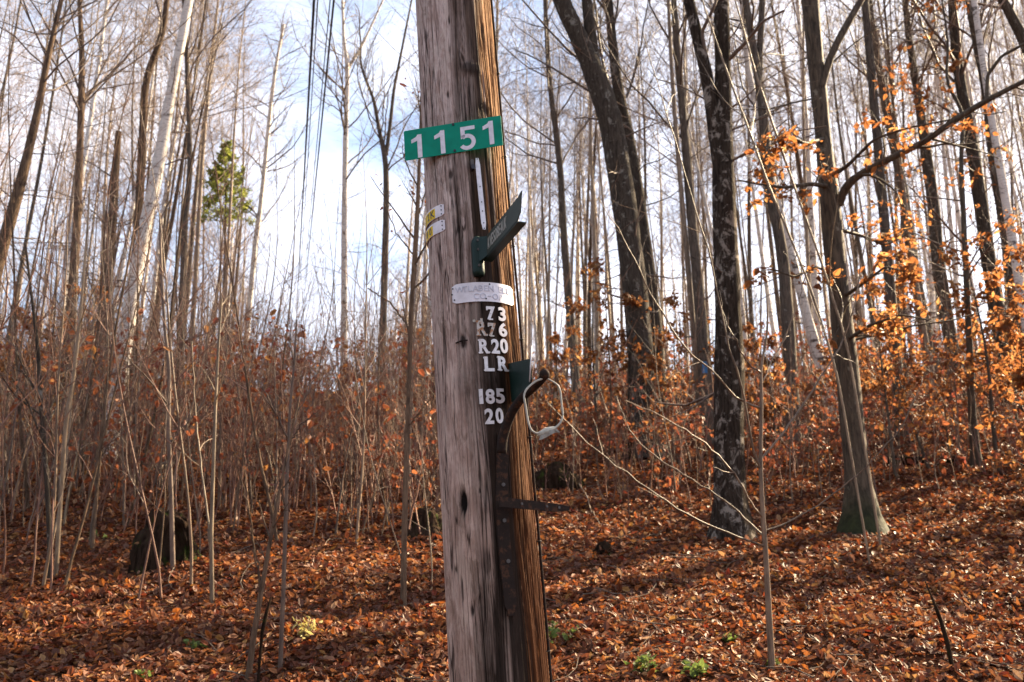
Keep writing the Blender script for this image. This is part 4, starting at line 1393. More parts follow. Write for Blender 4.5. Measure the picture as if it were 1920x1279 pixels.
    custom_tree('maple_tree', 'branchy dark tree leaning right at the left edge', 'tree',
                [(-20, 560, 26), (4, 470, 24), (25, 405, 21), (46, 324, 18), (63, 253, 15), (81, 169, 12), (92, 99, 10), (116, 0, 8)], Y=13, bark='bark_brown', twig='twig', seed=35, t0=0.30, dens=1.5)
    custom_tree('maple_tree', 'straight brown trunk between the left edge tree and the broken snag', 'tree',
                [(118, 800, 22), (130, 600, 19), (141, 422, 15), (146, 282, 13), (148, 176, 12), (150, 88, 10), (144, 0, 8)], Y=15, bark='bark_brown', seed=37, t0=0.35, dens=1.4)
    custom_tree('tree_snag', 'dead trunk broken off short left of the white birch', 'snag',
                [(188, 760, 24), (200, 600, 21), (214, 430, 18), (219, 340, 14), (224, 250, 11)], Y=19, bark='bark_brown', seed=39, top=0, t0=0.3, dens=0.4)
    custom_tree('maple_tree', 'slim dark trunk just right of the tall white birch', 'tree',
                [(340, 640, 14), (348, 422, 11), (358, 317, 10), (354, 194, 9), (350, 100, 8), (345, 0, 7)], Y=22, bark='bark_grey', seed=41, t0=0.35)
    custom_tree('birch_tree', 'far slender birch curving up at the left side of the cut', 'tree',
                [(468, 560, 10), (478, 450, 10), (488, 380, 9), (500, 264, 8), (509, 176, 7), (520, 105, 6), (532, 46, 5)], Y=34, bark='birch', seed=43, t0=0.45, top=15)
    custom_tree('birch_tree', 'far white birch with a high fork standing right of the power lines', 'tree',
                [(645, 590, 12), (646, 422, 11), (648, 281, 10), (651, 193, 9), (653, 123, 8), (646, 88, 6), (643, 0, 5)], Y=32, bark='birch', seed=45, t0=0.45, top=17,
                extra=[[(653, 125, 6), (668, 105, 5), (684, 75, 5), (700, 40, 4)]])
    custom_tree('maple_tree', 'dark forked trunk nearest the left side of the pole', 'tree',
                [(719, 600, 14), (722, 500, 13), (724, 422, 12), (725, 340, 11), (722, 290, 10), (712, 250, 8), (700, 180, 6)], Y=28, bark='bark_grey', seed=47, t0=0.5, top=14,
                extra=[[(724, 290, 8), (732, 230, 7), (738, 170, 6), (750, 110, 5)]])
big_trees()

def conifer():
    g = at(425, 560, 34)
    base = np.array([g[0], 34, float(H(g[0], 34))])
    top = at(424, 276, 34)
    root = thing('pine_tree', 'small green pine among bare trunks left of the power lines', 'tree', tuple(base))
    rng = np.random.default_rng(8)
    P, _, _ = resample(np.array([base - [0, 0, 0.2], (base + top) / 2 + [0.1, 0, 0], top]), 14)
    R = np.linspace(0.09, 0.015, 14)
    MB().tubes(P, R, 8).build('trunk', M['bark_brown'], root)
    A, RA = [], []
    for lv in range(11):
        f = lv / 10
        for k in range(6):
            a = k * 1.047 + lv * 0.6 + rng.normal() * 0.2
            ln = (0.14 + 1.05 * f) * (0.7 + 0.5 * rng.random())
            o = top + (base - top) / np.linalg.norm(base - top) * (0.08 + 2.7 * f + 0.12 * rng.normal())
            d = np.array([math.cos(a), math.sin(a), 0.30 - 0.35 * f])
            A.append([o + d * ln * q + np.array([0, 0, 0.16 * ln * q * q]) for q in np.linspace(0, 1, 6)])
            RA.append(np.linspace(0.012, 0.004, 6))
    A, RA = np.array(A), np.array(RA)
    L2 = sprout(rng, A, RA, 6, 0.25, 1.0, (25, 50), (0.25, 0.45), 0.6, 4, 0.08, 0.04, 0.5)
    MB().tubes(A, RA, 4).tubes(*L2, 3).build('crown', M['twig'], root)
    lb = MB()
    leaves_on(rng, lb, L2[0], 13, 0.10, 0.4, -0.2, 0.07)
    leaves_on(rng, lb, A, 18, 0.10, 0.4, -0.2, 0.07)
    lb.build('foliage', M['needle'], root)
conifer()

# ------------------------------------------------------------------ background trees, each its own copy
def zone_of(x, y):
    px = 960 + F * x / (y * CP + 6 * SP)
    return px
PW = math.tan(math.radians(-11.8))

def forest():
    protos = []
    for i, (h, r) in enumerate(((17, 0.066), (19, 0.082), (15, 0.052), (18, 0.060), (14, 0.043), (20, 0.092))):
        protos.append(make_tree('bare_tree', '-', 'tree', '-', 100 + i, h, r, ('bark_pale', 'bark_grey', 'bark_pale', 'bark_brown', 'bark_pale', 'bark_grey')[i], 'twig_pale', t0=(0.40, 0.45, 0.3, 0.42, 0.28, 0.45)[i], dens=1.0, rmin=0.0036))
    births = []
    for i, (h, r) in enumerate(((17, 0.075), (15, 0.06), (18, 0.085))):
        births.append(make_tree('birch_tree', '-', 'tree', '-', 120 + i, h, r, 'birch', 'twig_pale', t0=0.42, dens=0.9, rmin=0.0036))
    rng = np.random.default_rng(2024)
    taken = []
    nb = {'bare': 0, 'birch': 0}
    used = set()
    ZL = {'a': 'in the woods left of the power lines', 'b': 'between the power lines and the pole', 'c': 'in the woods right of the pole'}
    def place(pool, x, y, what):
        px = zone_of(x, y)
        z = 'a' if px < 560 else ('b' if px < 880 else 'c')
        lab = {'bare': 'slender grey leafless tree ', 'birch': 'slender pale birch '}[what] + ZL[z]
        grp = {'bare': 'grey leafless trees ', 'birch': 'pale birches '}[what] + ZL[z]
        k = rng.integers(len(pool))
        s = 0.75 + 0.45 * rng.random()
        loc = (x, y, float(H(x, y)))
        rot = (rng.normal() * 0.035, rng.normal() * 0.035, rng.random() * 6.28)
        sc = (s * (0.85 + 0.3 * rng.random()),) * 2 + (s,)
        p = pool[k]
        if p.name not in used:
            used.add(p.name)
            p.location, p.rotation_euler, p.scale = loc, rot, sc
            tag(p, lab, 'tree', grp)
        else:
            dup(p, loc, rot, sc, lab, grp)
        nb[what] += 1
    tries = 0
    while nb['bare'] < 140 and tries < 20000:
        tries += 1
        y = 15 + 33 * rng.random() ** 0.8
        px = -160 + 2240 * rng.random()
        x = (px - 960) / F * (y * CP + 6 * SP)
        off = x - (PW * y)
        if abs(off) < 1.2 + 0.055 * y:
            continue
        if 560 < px < 800 and (y < 26 or rng.random() < 0.45):
            continue
        if y < 24 and px < 1000 and rng.random() < 0.92:
            continue
        if y < 22 and px > 1250 and rng.random() < 0.6:
            continue
        if y < 25 and 960 < px < 1290:
            continue
        if any((x - a) ** 2 + (y - b) ** 2 < 0.75 for a, b in taken):
            continue
        taken.append((x, y))
        what = 'birch' if (rng.random() < 0.27 and nb['birch'] < 70) else 'bare'
        place(births if what == 'birch' else protos, x, y, what)
    # unseen trees added beyond the right edge, towards the sun, to dapple the slope
    m = 0
    while m < 24:
        y = 5 + 24 * rng.random()
        x = y * 0.62 + 2.0 + 16 * rng.random()
        along = x * 0.766 + (y - 4) * 0.643
        if abs(-x * 0.643 + (y - 4) * 0.766) < 1.1 or abs(-(x - 1.7) * 0.643 + (y - 6.75) * 0.766) < 0.7:
            continue                                      # the gap through which the sun reaches pole and sapling
        if any((x - a) ** 2 + (y - b) ** 2 < 1.2 for a, b in taken):
            continue
        taken.append((x, y))
        place(protos, x, y, 'bare')
        m += 1
    return taken
FOREST = forest()

def far_woods():
    """trees beyond the crest that read as one mass"""
    rng = np.random.default_rng(77)
    bark, tw, bi = MB(), MB(), MB()
    n = 0
    while n < 190:
        y = 46 + 50 * rng.random()
        px = -160 + 2240 * rng.random()
        x = (px - 960) / F * (y * CP + 9 * SP)
        if abs(x - PW * y) < 2.4 + 0.03 * y:
            continue
        if 560 < px < 760 and rng.random() < 0.5:
            continue
        n += 1
        h = 12 + 7 * rng.random()
        P, R = trunk_poly(rng, h, 0.07 + 0.10 * rng.random(), 9)
        o = np.array([x, y, float(H(x, y))])
        (bi if rng.random() < 0.3 else bark).tubes(P + o, R, 5)
        L1 = sprout(rng, P, R, 13, 0.35, 0.98, (28, 60), (0.14, 0.28), 0.4, 5, 0.13, 0.07, 0.6, rmin=0.006)
        L2 = sprout(rng, *L1, 6, 0.15, 1.0, (25, 60), (0.35, 0.7), 0.55, 4, 0.16, 0.05, 0.5, rmin=0.004)
        tw.tubes(L1[0] + o, L1[1], 3)
        tw.tubes(L2[0] + o, L2[1], 3)
    mb = MB()
    off = 0
    for src, mi in ((bark, 0), (tw, 1), (bi, 2)):
        for v in src.v:
            mb.v.append(v)
        for f, _, s in src.f:
            mb.f.append((f + off, mi, s))
        off += src.n
    mb.n = off
    tag(mb.build('far_woods', [M['bark_pale'], M['twig_pale'], M['birch']], None, (0, 0, 0)), 'distant leafless woods beyond the crest of the slope', 'woods', kind='stuff')
far_woods()

# ------------------------------------------------------------------ saplings
def make_sapling(seed, h, r, mat, leafy=0):
    rng = np.random.default_rng(seed)
    root = thing('sapling', '-', 'sapling', (0, 0, -500), '-')
    P, R = trunk_poly(rng, h, r, 14, 0.05, 0.10, 0.3)
    R = np.maximum(R, 0.003)
    o1 = bpy.data.objects.new('stem', MB().tubes(P, R, 6).mesh('stem', M[mat]))
    col.objects.link(o1)
    o1.parent = root
    L1 = sprout(rng, P, R, int(5 + h * 2), 0.22, 0.97, (25, 55), (0.12, 0.34), 0.6, 6, 0.12, 0.06, 0.5, rmin=0.0018)
    L2 = sprout(rng, *L1, 3, 0.2, 1.0, (25, 60), (0.25, 0.6), 0.6, 4, 0.15, 0.04, 0.4, rmin=0.0014)
    o2 = bpy.data.objects.new('crown', MB().tubes(*L1, 4).tubes(*L2, 3).mesh('crown', M['twig_red' if seed % 3 else 'twig']))
    col.objects.link(o2)
    o2.parent = root
    parts = [o1, o2]
    if leafy:
        lb = MB()
        q = L2[0]
        q = q[(rng.random(len(q)) < 0.6) & (q[:, 0, 2] < 2.0)]
        leaves_on(rng, lb, q, leafy, 0.06, 0.3, 0.5)
        o3 = bpy.data.objects.new('foliage', lb.mesh('foliage', M['red_leaf']))
        col.objects.link(o3)
        o3.parent = root
        parts.append(o3)
    PARTS[root.name] = parts
    return root

def thicket():
    rng = np.random.default_rng(31)
    pool = [make_sapling(200 + i, h, r, m, lf) for i, (h, r, m, lf) in enumerate((
        (4.6, 0.014, 'twig_brown', 0), (3.6, 0.011, 'twig_tan', 0), (2.8, 0.008, 'twig_brown', 1), (5.4, 0.017, 'bark_brown', 0), (3.2, 0.0095, 'twig_brown', 1),
        (2.2, 0.009, 'twig_red', 2), (4.0, 0.012, 'twig', 1), (3.0, 0.0085, 'twig_red', 1)))]
    used = set()
    cnt = 0
    def place(x, y, lab, grp, smul=1.0):
        p = pool[rng.integers(len(pool))]
        s = (0.7 + 0.5 * rng.random()) * smul
        loc = (x, y, float(H(x, y)) - 0.03)
        rot = (rng.normal() * 0.055, rng.normal() * 0.055, rng.random() * 6.28)
        if p.name not in used:
            used.add(p.name)
            p.location, p.rotation_euler, p.scale = loc, rot, (s, s, s)
            tag(p, lab, 'sapling', grp)
        else:
            dup(p, loc, rot, (s, s, s), lab, grp)
    while cnt < 196:
        y = 8.2 + 12 * rng.random() ** 1.2
        px = -60 + 900 * rng.random()
        if y < 10 and px > 430 and rng.random() < 0.8:
            continue
        x = (px - 960) / F * (y * CP)
        if y > 14 and abs(x - PW * y) < 0.9:
            continue
        if px < 560:
            place(x, y, 'thin bare sapling stem in the thicket below the power lines and left of them', 'sapling stems in the thicket left of the power lines')
        else:
            place(x, y, 'thin bare sapling stem in the thicket between the power lines and the pole', 'sapling stems in the thicket beside the pole', 0.85)
        cnt += 1
    cnt = 0
    while cnt < 92:
        y = 11.5 + 14 * rng.random()
        px = 1000 + 1000 * rng.random()
        if px > 1250 and rng.random() < 0.25:
            continue
        x = (px - 960) / F * (y * CP)
        place(x, y, 'thin bare sapling stem on the leafy slope right of the pole', 'sapling stems on the slope right of the pole', 0.8)
        cnt += 1
thicket()

def undergrowth():
    """tangle of brush too dense to count"""
    rng = np.random.default_rng(404)
    tw, rd, lb = MB(), MB(), MB()
    n = 0
    tanb = []
    for zone, N in (('l', 620), ('r', 420)):
        for _ in range(N):
            y = (10.5 if zone == 'l' else 12.5) + 34 * rng.random() ** 1.1
            px = (-120 + 1060 * rng.random()) if zone == 'l' else (980 + 1050 * rng.random())
            x = (px - 960) / F * (y * CP + 3 * SP)
            o = np.array([x, y, float(H(x, y)) - 0.05])
            ns = 4
            hh = (0.7 + 2.9 * rng.random() ** 1.6) * (1.0 if zone == 'l' else 0.5) * (0.8 + y * 0.012)
            base = np.concatenate([rng.normal(size=(ns, 2)) * 0.40, np.zeros((ns, 1))], 1)
            d = norm(np.concatenate([rng.normal(size=(ns, 2)) * 0.13, np.ones((ns, 1))], 1))
            P = np.zeros((ns, 7, 3))
            P[:, 0] = base
            for j in range(1, 7):
                d = norm(d + rng.normal(size=(ns, 3)) * 0.09 + [0, 0, 0.03])
                P[:, j] = P[:, j - 1] + d * hh / 6
            R = np.linspace(0.009, 0.0025, 7)[None] * np.ones((ns, 1))
            L1 = sprout(rng, P, R, 6, 0.2, 1.0, (20, 55), (0.2, 0.5), 0.7, 5, 0.12, 0.05, 0.4, rmin=0.0022)
            L2 = sprout(rng, *L1, 2, 0.2, 1.0, (25, 60), (0.3, 0.6), 0.7, 3, 0.15, 0.03, 0.3, rmin=0.002)
            t = rd if rng.random() < 0.6 else tw
            t.tubes(P + o, R, 4)
            t.tubes(L1[0] + o, L1[1], 3)
            t.tubes(L2[0] + o, L2[1], 3)
            if rng.random() < 0.7:
                q = L2[0] + o
                q = q[(rng.random(len(q)) < 0.6) & (L2[0][:, 0, 2] < 2.1)]
                if len(q):
                    leaves_on(rng, lb, q, 2, 0.065 + y * 0.0012, 0.3, 0.5)
    mb = MB()
    off = 0
    for src, mi in ((tw, 0), (rd, 1), (lb, 2)):
        for v in src.v:
            mb.v.append(v)
        for f, _, s in src.f:
            mb.f.append((f + off, mi, s))
        off += src.n
    mb.n = off
    tag(mb.build('undergrowth', [M['twig_brown'], M['twig_red'], M['red_leaf']], None, (0, 0, 0)), 'tangled reddish brush with a few clinging leaves covering the slope', 'undergrowth', kind='stuff')
undergrowth()

# beech saplings that kept their orange leaves
def young_beeches():
    rng = np.random.default_rng(61)
    pool = [make_tree('young_beech', '-', 'tree', '-', 300 + i, h, r, 'bark_beech', 'bark_beech', 'beech', 0.22, 0.75, leaf='beech_leaf', per=1, lsize=0.07, wob=0.03, rmin=0.003) for i, (h, r) in enumerate(((2.5, 0.020), (1.9, 0.015), (3.1, 0.026)))]
    spots = [(1900, 640, 11.0, 1.0), (1975, 660, 10.5, 1.1), (1840, 660, 13.5, 1.1), (1720, 680, 14, 1.0), (1230, 760, 15.5, 1.1), (1270, 790, 16, 0.9), (1180, 790, 17, 1.2), (1450, 760, 17, 1.0), (1660, 700, 13.5, 0.9),
             (1540, 800, 16, 0.8), (1800, 650, 17, 1.2), (1120, 780, 18, 1.2), (1345, 800, 18, 1.0), (1040, 800, 19, 1.2), (1690, 720, 18, 1.1), (1890, 680, 16, 1.2), (1610, 740, 19, 1.1), (1930, 700, 13, 1.0), (1770, 760, 15, 0.7), (1395, 780, 19, 1.1)]
    for i, (px, py, y, s) in enumerate(spots):
        x = at(px, py, y)[0]
        loc = (x, y, float(H(x, y)) - 0.05)
        p = pool[i % 3]
        lab, grp = 'unseen leafy beech added beyond the right edge to shade the slope', 'young leafy beeches right of the pole'
        rot = (rng.normal() * 0.05, rng.normal() * 0.05, rng.random() * 6.28)
        if i < 3:
            p.location, p.rotation_euler, p.scale = loc, rot, (s, s, s)
            tag(p, lab, 'tree', grp)
        else:
            dup(p, loc, rot, (s, s, s), lab, grp)
    for i, (px, py, y, s) in enumerate([(60, 800, 15, 1.0), (100, 760, 17, 1.1), (140, 800, 14, 0.9), (20, 760, 18, 1.2), (700, 760, 17, 0.75), (770, 760, 18, 0.8), (640, 760, 19, 0.7)]):
        x = at(px, py, y)[0]
        lab, grp = ('young beech holding withered orange leaves in the thicket at the left edge', 'young leafy beeches at the left edge') if px < 300 else ('young beech holding withered orange leaves in the thicket just left of the pole', 'young leafy beeches just left of the pole')
        dup(pool[i % 3], (x, y, float(H(x, y)) - 0.05), (0, 0, rng.random() * 6.28), (s, s, s), lab, grp)
young_beeches()

def shade_beeches():
    # enlarged leafy beeches added unseen past the right edge to break sunlight into patches
    rng = np.random.default_rng(90)
    src = [o for o in col.objects if o.name.startswith('young_beech') and o.name in PARTS]
    m = 0
    while m < 7:
        y = 4.5 + 14 * rng.random()
        x = y * 0.62 + 2.2 + 7 * rng.random()
        if abs(-x * 0.588 + (y - 4) * 0.809) < 1.5 or abs(-(x - 1.7) * 0.588 + (y - 6.75) * 0.809) < 1.1:
            continue
        m += 1
        s = 1.7 + 0.9 * rng.random()
        dup(src[m % 3], (x, y, float(H(x, y)) - 0.05), (0, 0, rng.random() * 6.28), (s, s, s), 'unseen leafy beech added beyond the right edge to shade the slope', 'young leafy beeches right of the pole')
shade_beeches()

# ------------------------------------------------------------------ saplings one can single out
def traced_sapling(label, pix, Y, branches=(), bark='twig_tan', sub=0, seed=1, leaf=None, lper=0, name='sapling', subs=3):
    rng = np.random.default_rng(seed)
    P = np.array([at(a, b, Y) for a, b, _ in pix])
    Wd = np.array([c * zdepth(q) / F / 2 for (a, b, c), q in zip(pix, P)])
    P[0, 2] = min(P[0, 2], float(H(P[0, 0], Y))) - 0.05
    Q, a1, a2 = resample(P, 40)
    for _ in range(2):
        Q[1:-1] = (Q[:-2] + 2 * Q[1:-1] + Q[2:]) / 4
    Rv = np.interp(a1, a2, Wd)
    root = thing(name, label, 'sapling', tuple(Q[0]))
    MB().tubes(Q, Rv, 9).build('stem', M[bark], root)
    tw, lb = MB(), MB()
    for pts in branches:
        E = np.array([at(a, b, Y + dy) for a, b, c, dy in pts])
        We = np.array([c * zdepth(q) / F / 2 for (a, b, c, dy), q in zip(pts, E)])
        E2, b1, b2 = resample(E, 24)
        E2[1:-1] = (E2[:-2] + 2 * E2[1:-1] + E2[2:]) / 4
        E2 = E2 + np.concatenate([np.zeros((1, 3)), rng.normal(size=(23, 3)) * 0.004])
        Wv = np.interp(b1, b2, We)
        Wv = Wv * 0.78
        MB().tubes(E2, Wv, 7).build('branch', M[bark], root)
        if subs:
            s1 = sprout(rng, E2, Wv, subs, 0.25, 1.0, (25, 55), (0.10, 0.28), 0.6, 6, 0.1, 0.02, 0.3, rmin=0.0012)
            tw.tubes(*s1, 4)
            if lper:
                leaves_on(rng, lb, s1[0], lper, 0.055, 0.3, 0.5)
    if sub:
        s1 = sprout(rng, Q, Rv, sub, 0.35, 1.0, (25, 50), (0.10, 0.25), 0.55, 7, 0.1, 0.05, 0.4, rmin=0.0013)
        s2 = sprout(rng, *s1, 3, 0.2, 1.0, (25, 55), (0.2, 0.5), 0.6, 4, 0.12, 0.02, 0.3, rmin=0.0012)
        tw.tubes(*s1, 5)
        tw.tubes(*s2, 3)
        if lper:
            leaves_on(rng, lb, s2[0], lper, 0.055, 0.3, 0.5)
    if tw.n:
        tw.build('crown', M[bark], root)
    if lb.n:
        lb.build('foliage', M[leaf], root)
    return root

traced_sapling('bright sunlit sapling with long arching branches in front of the blotched trunk',
    [(1446, 1236, 14), (1441, 1140, 12), (1436, 1040, 10), (1430, 960, 9), (1426, 880, 8), (1427, 800, 7), (1428, 740, 7), (1426, 690, 5), (1440, 620, 4), (1438, 560, 3)], 6.75,
    [[(1434, 1025, 6, 0), (1395, 1010, 5, -.1), (1330, 985, 5, -.2), (1270, 955, 4, -.3), (1200, 905, 4, -.35), (1130, 855, 3, -.4), (1070, 800, 3, -.45), (1020, 745, 2, -.5)],
     [(1432, 1005, 6, 0), (1400, 975, 5, .1), (1355, 935, 4, .1), (1300, 900, 4, .1), (1240, 865, 4, .15), (1200, 835, 3, .2), (1170, 785, 2, .2), (1155, 745, 2, .2)],
     [(1430, 970, 6, 0), (1408, 945, 5, -.1), (1385, 895, 5, -.15), (1345, 850, 4, -.2), (1300, 815, 4, -.25), (1250, 785, 3, -.3), (1175, 753, 3, -.35)],
     [(1426, 880, 7, 0), (1410, 850, 6, -.05), (1404, 780, 5, -.1), (1390, 730, 5, -.15), (1382, 690, 5, -.2), (1362, 640, 4, -.2), (1354, 585, 4, -.25), (1345, 535, 4, -.25), (1330, 480, 4, -.3), (1313, 422, 3, -.3), (1290, 345, 3, -.35), (1262, 250, 3, -.35), (1230, 150, 2, -.4), (1205, 60, 2, -.4)],
     [(1425, 765, 6, 0), (1400, 755, 5, -.1), (1372, 745, 5, -.15), (1352, 708, 4, -.2), (1320, 685, 4, -.2), (1300, 670, 4, -.25), (1250, 602, 4, -.3), (1216, 543, 3, -.35), (1196, 500, 3, -.4), (1160, 430, 2, -.4), (1120, 370, 2, -.45)],
     [(1427, 860, 6, 0), (1462, 820, 5, .1), (1500, 770, 5, .2), (1550, 690, 4, .25), (1588, 630, 4, .3), (1604, 563, 3, .3), (1614, 500, 3, .35), (1628, 420, 2, .35)],
     [(1434, 995, 5, 0), (1480, 980, 4, .1), (1540, 945, 4, .15), (1590, 905, 3, .2), (1640, 860, 3, .2), (1690, 800, 3, .2), (1725, 730, 2, .25), (1735, 700, 2, .25)],
     [(1426, 700, 5, 0), (1400, 680, 4, -.1), (1380, 640, 3, -.2), (1358, 600, 3, -.2), (1350, 545, 2, -.2)],
     [(1428, 720, 4, 0), (1445, 680, 3, .1), (1470, 640, 3, .2), (1500, 560, 2, .3), (1520, 470, 2, .3)]], seed=51, subs=4, bark='twig_brown')
traced_sapling('long thin pale sapling bending left across the blotched trunk top',
    [(1620, 930, 4.5), (1570, 700, 4.5), (1520, 540, 4.5), (1480, 440, 4), (1442, 352, 5), (1407, 250, 4), (1375, 168, 4), (1328, 35, 3), (1310, -20, 3)], 9.0, sub=6, seed=52)
traced_sapling('long thin pale sapling bending left between blotched trunk and beech',
    [(1640, 900, 4.5), (1590, 650, 4.5), (1540, 490, 4.5), (1500, 380, 4), (1460, 266, 5), (1414, 129, 4), (1379, 0, 3), (1365, -40, 3)], 9.6, sub=6, seed=53)
traced_sapling('thin reddish sapling with a few orange leaves, bottom centre of the left half',
    [(527, 1235, 9), (531, 1120, 8), (535, 1000, 8), (538, 900, 7), (541, 830, 6), (544, 760, 5), (552, 680, 4), (556, 600, 3)], 6.8,
    [[(541, 830, 5, 0), (525, 790, 4, -.1), (505, 750, 3, -.2), (485, 715, 2, -.2)], [(541, 825, 5, 0), (556, 780, 4, .1), (575, 740, 3, .1), (600, 690, 2, .2)], [(540, 840, 4, 0), (560, 800, 3, -.1), (590, 775, 2, -.2)]], bark='twig', seed=54, sub=4, leaf='red_leaf', lper=1)
traced_sapling('slanting greenish sapling stem beside the thin reddish sapling',
    [(466, 1250, 13), (476, 1190, 11), (488, 1120, 10), (502, 1040, 8), (515, 970, 7), (528, 900, 5), (545, 820, 4), (560, 750, 3)], 6.7,
    [[(488, 1115, 5, 0), (476, 1030, 4, -.1), (468, 970, 4, -.2), (455, 905, 3, -.2), (440, 850, 2, -.3)], [(492, 1100, 4, 0), (470, 990, 3, .1), (462, 930, 3, .1), (458, 850, 2, .1)]], bark='bark_brown', seed=55, sub=5)
traced_sapling('straight dark young tree standing close to the left side of the pole',
    [(757, 1135, 13), (757, 1040, 11), (760, 930, 11), (763, 830, 10), (767, 720, 9), (770, 600, 9), (777, 480, 8), (783, 380, 7), (787, 280, 5), (790, 180, 4)], 8.2,
    [[(765, 800, 5, 0), (785, 775, 4, -.1), (805, 750, 3, -.2)], [(770, 620, 5, 0), (735, 570, 4, .1), (690, 540, 3, .2)], [(777, 480, 4, 0), (745, 440, 3, .2), (720, 380, 2, .2)], [(780, 420, 4, 0), (800, 350, 3, .2), (815, 300, 2, .2)]], bark='bark_brown', seed=56, sub=10, leaf='red_leaf', lper=1)
traced_sapling('pale straight sapling stem, tallest in the far left thicket', [(104, 1105, 9), (116, 900, 8), (124, 790, 8), (139, 703, 7), (151, 591, 6), (158, 500, 5), (164, 430, 4), (168, 350, 3)], 8.8, seed=57, sub=8)
traced_sapling('dark crooked sapling stem near the left edge', [(97, 1135, 10), (92, 980, 9), (86, 872, 9), (77, 767, 8), (72, 661, 7), (58, 545, 5), (48, 460, 4)], 8.7, bark='bark_dark', seed=58, sub=8)
traced_sapling('dark straight sapling stem in front of the hollow stump', [(326, 1085, 10), (322, 960, 9), (316, 802, 8), (318, 690, 7), (309, 620, 6), (301, 470, 5), (300, 400, 4)], 8.9, bark='twig', seed=59, sub=8)
traced_sapling('pale twin stemmed sapling right of the hollow stump', [(399, 1130, 9), (396, 1000, 8), (400, 880, 7), (404, 760, 6), (410, 640, 5), (416, 560, 3)], 8.3, [[(397, 1040, 6, 0), (380, 900, 5, .1), (366, 780, 4, .2), (360, 640, 3, .2)]], seed=60, sub=6)

# ------------------------------------------------------------------ stumps, logs, sticks
LEAF_SPOTS = []

def lump(name, label, cat, px, py, wpx, hpx, mat, seed, hollow=None, Y=None, depth=0.8):
    g = ground_hit(px, py) if Y is None else at(px, py, Y)
    k = zdepth(g) / F
    rx, hz = wpx * k / 2, hpx * k
    nu, nv = 40, 26
    th = np.linspace(0, np.pi / 2, nv)
    ph = np.arange(nu) * 2 * np.pi / nu
    TH, PH = np.meshgrid(th, ph, indexing='ij')
    prof = np.sin(TH) ** 1.05
    x = np.cos(PH) * prof
    y = np.sin(PH) * prof
    z = np.cos(TH) ** 0.95
    k2 = 1 + (vnoise(x * 2.5 + 9, y * 2.5, z * 2.0, seed) - 0.5) * 0.7 + (vnoise(x * 7 + 3, y * 7, z * 5, seed + 1) - 0.5) * 0.35
    flare = 1 + 0.45 * (1 - z) ** 2 * (0.6 + 0.8 * vnoise(np.cos(PH) * 2, np.sin(PH) * 2, 0.2, seed + 2))
    V = np.stack([x * rx * k2 * flare, y * rx * depth * k2 * flare, z * hz * (1 + (k2 - 1) * 0.4)], -1)
    if hollow:
        hx, hz0, hr = hollow
        d2 = ((V[..., 0] / rx - hx) / hr) ** 2 + ((V[..., 2] / hz - hz0) / (hr * 1.3)) ** 2
        inn = np.exp(-d2 ** 2) * (V[..., 1] < 0)
        V[..., 1] += inn * rx * depth * 1.1
    wz = V[..., 2].copy()
    V = V + g
    V[..., 2] += (H(V[..., 0], V[..., 1]) - g[2] - 0.10) * (1 - np.clip(wz / hz, 0, 1))
    V = V.reshape(-1, 3)
    i = np.arange(nv - 1)[:, None] * nu
    kk = np.arange(nu)[None]
    q = np.stack([i + kk, i + nu + kk, i + nu + (kk + 1) % nu, i + (kk + 1) % nu], -1).reshape(-1, 4)
    ok = np.nonzero(V[:, 2] > g[2] + hz * 0.25)[0]
    LEAF_SPOTS.append(V[np.random.default_rng(seed).choice(ok, 26)] + np.array([0, 0, 0.012]))
    o = MB().add(V, q).build(name, M[mat], None, tuple(g))
    return tag(o, label, cat)
lump('stump', 'hollow rotten mossy stump in the leaves on the left', 'stump', 312, 1056, 116, 100, 'moss_wood', 71, hollow=(0.35, 0.3, 0.38))
lump('root_mound', 'dark root mound low behind the left side of the pole', 'root mound', 800, 1000, 80, 50, 'moss_wood', 72)
lump('root_mound', 'dark uprooted root mound right of the pole above the side arm', 'root mound', 1045, 912, 84, 44, 'moss_wood', 73)
lump('rotten_log', 'short dark rotten log end lying right of the side arm', 'log', 1132, 1040, 40, 24, 'moss_wood', 74)
lump('stump', 'small dark stump at the foot of the thick leaning trunk', 'stump', 1190, 858, 40, 40, 'moss_wood', 76)

def log(name, label, p0, p1, w0, w1, mat, seed, lift=0.03, cat='log'):
    a, b = ground_hit(*p0), ground_hit(*p1)
    n = 20
    P = a + (b - a) * np.linspace(0, 1, n)[:, None]
    P[:, 2] = np.maximum(P[:, 2], H(P[:, 0], P[:, 1]) + lift)
    rng = np.random.default_rng(seed)
    P[:, 2] += rng.normal(size=n) * 0.008
    R = np.linspace(w0, w1, n) * (1 + rng.normal(size=n) * 0.06)
    mb = MB().tubes(P, R, 10, cap=True)
    s1 = sprout(rng, P, R, 3, 0.3, 1, (30, 60), (0.15, 0.35), 0.4, 5, 0.15, 0.03, 0.2, rmin=0.004)
    mb.tubes(*s1, 5)
    return tag(mb.build(name, M[mat]), label, cat)
log('fallen_log', 'pale fallen log lying among saplings on the left', (270, 885), (385, 872), 0.06, 0.04, 'dead_wood', 1, 0.06)
log('fallen_log', 'grey fallen log lying behind the blotched trunk', (1480, 808), (1620, 820), 0.07, 0.05, 'dead_wood', 2, 0.06)
log('fallen_log', 'mossy fallen log on the slope right of the beech', (1660, 872), (1800, 868), 0.08, 0.05, 'moss_wood', 3, 0.05)
log('fallen_branch', 'thin pale fallen branch near the dark rotten log end', (1080, 905), (1125, 1000), 0.010, 0.004, 'twig_tan', 4, 0.10, 'branch')

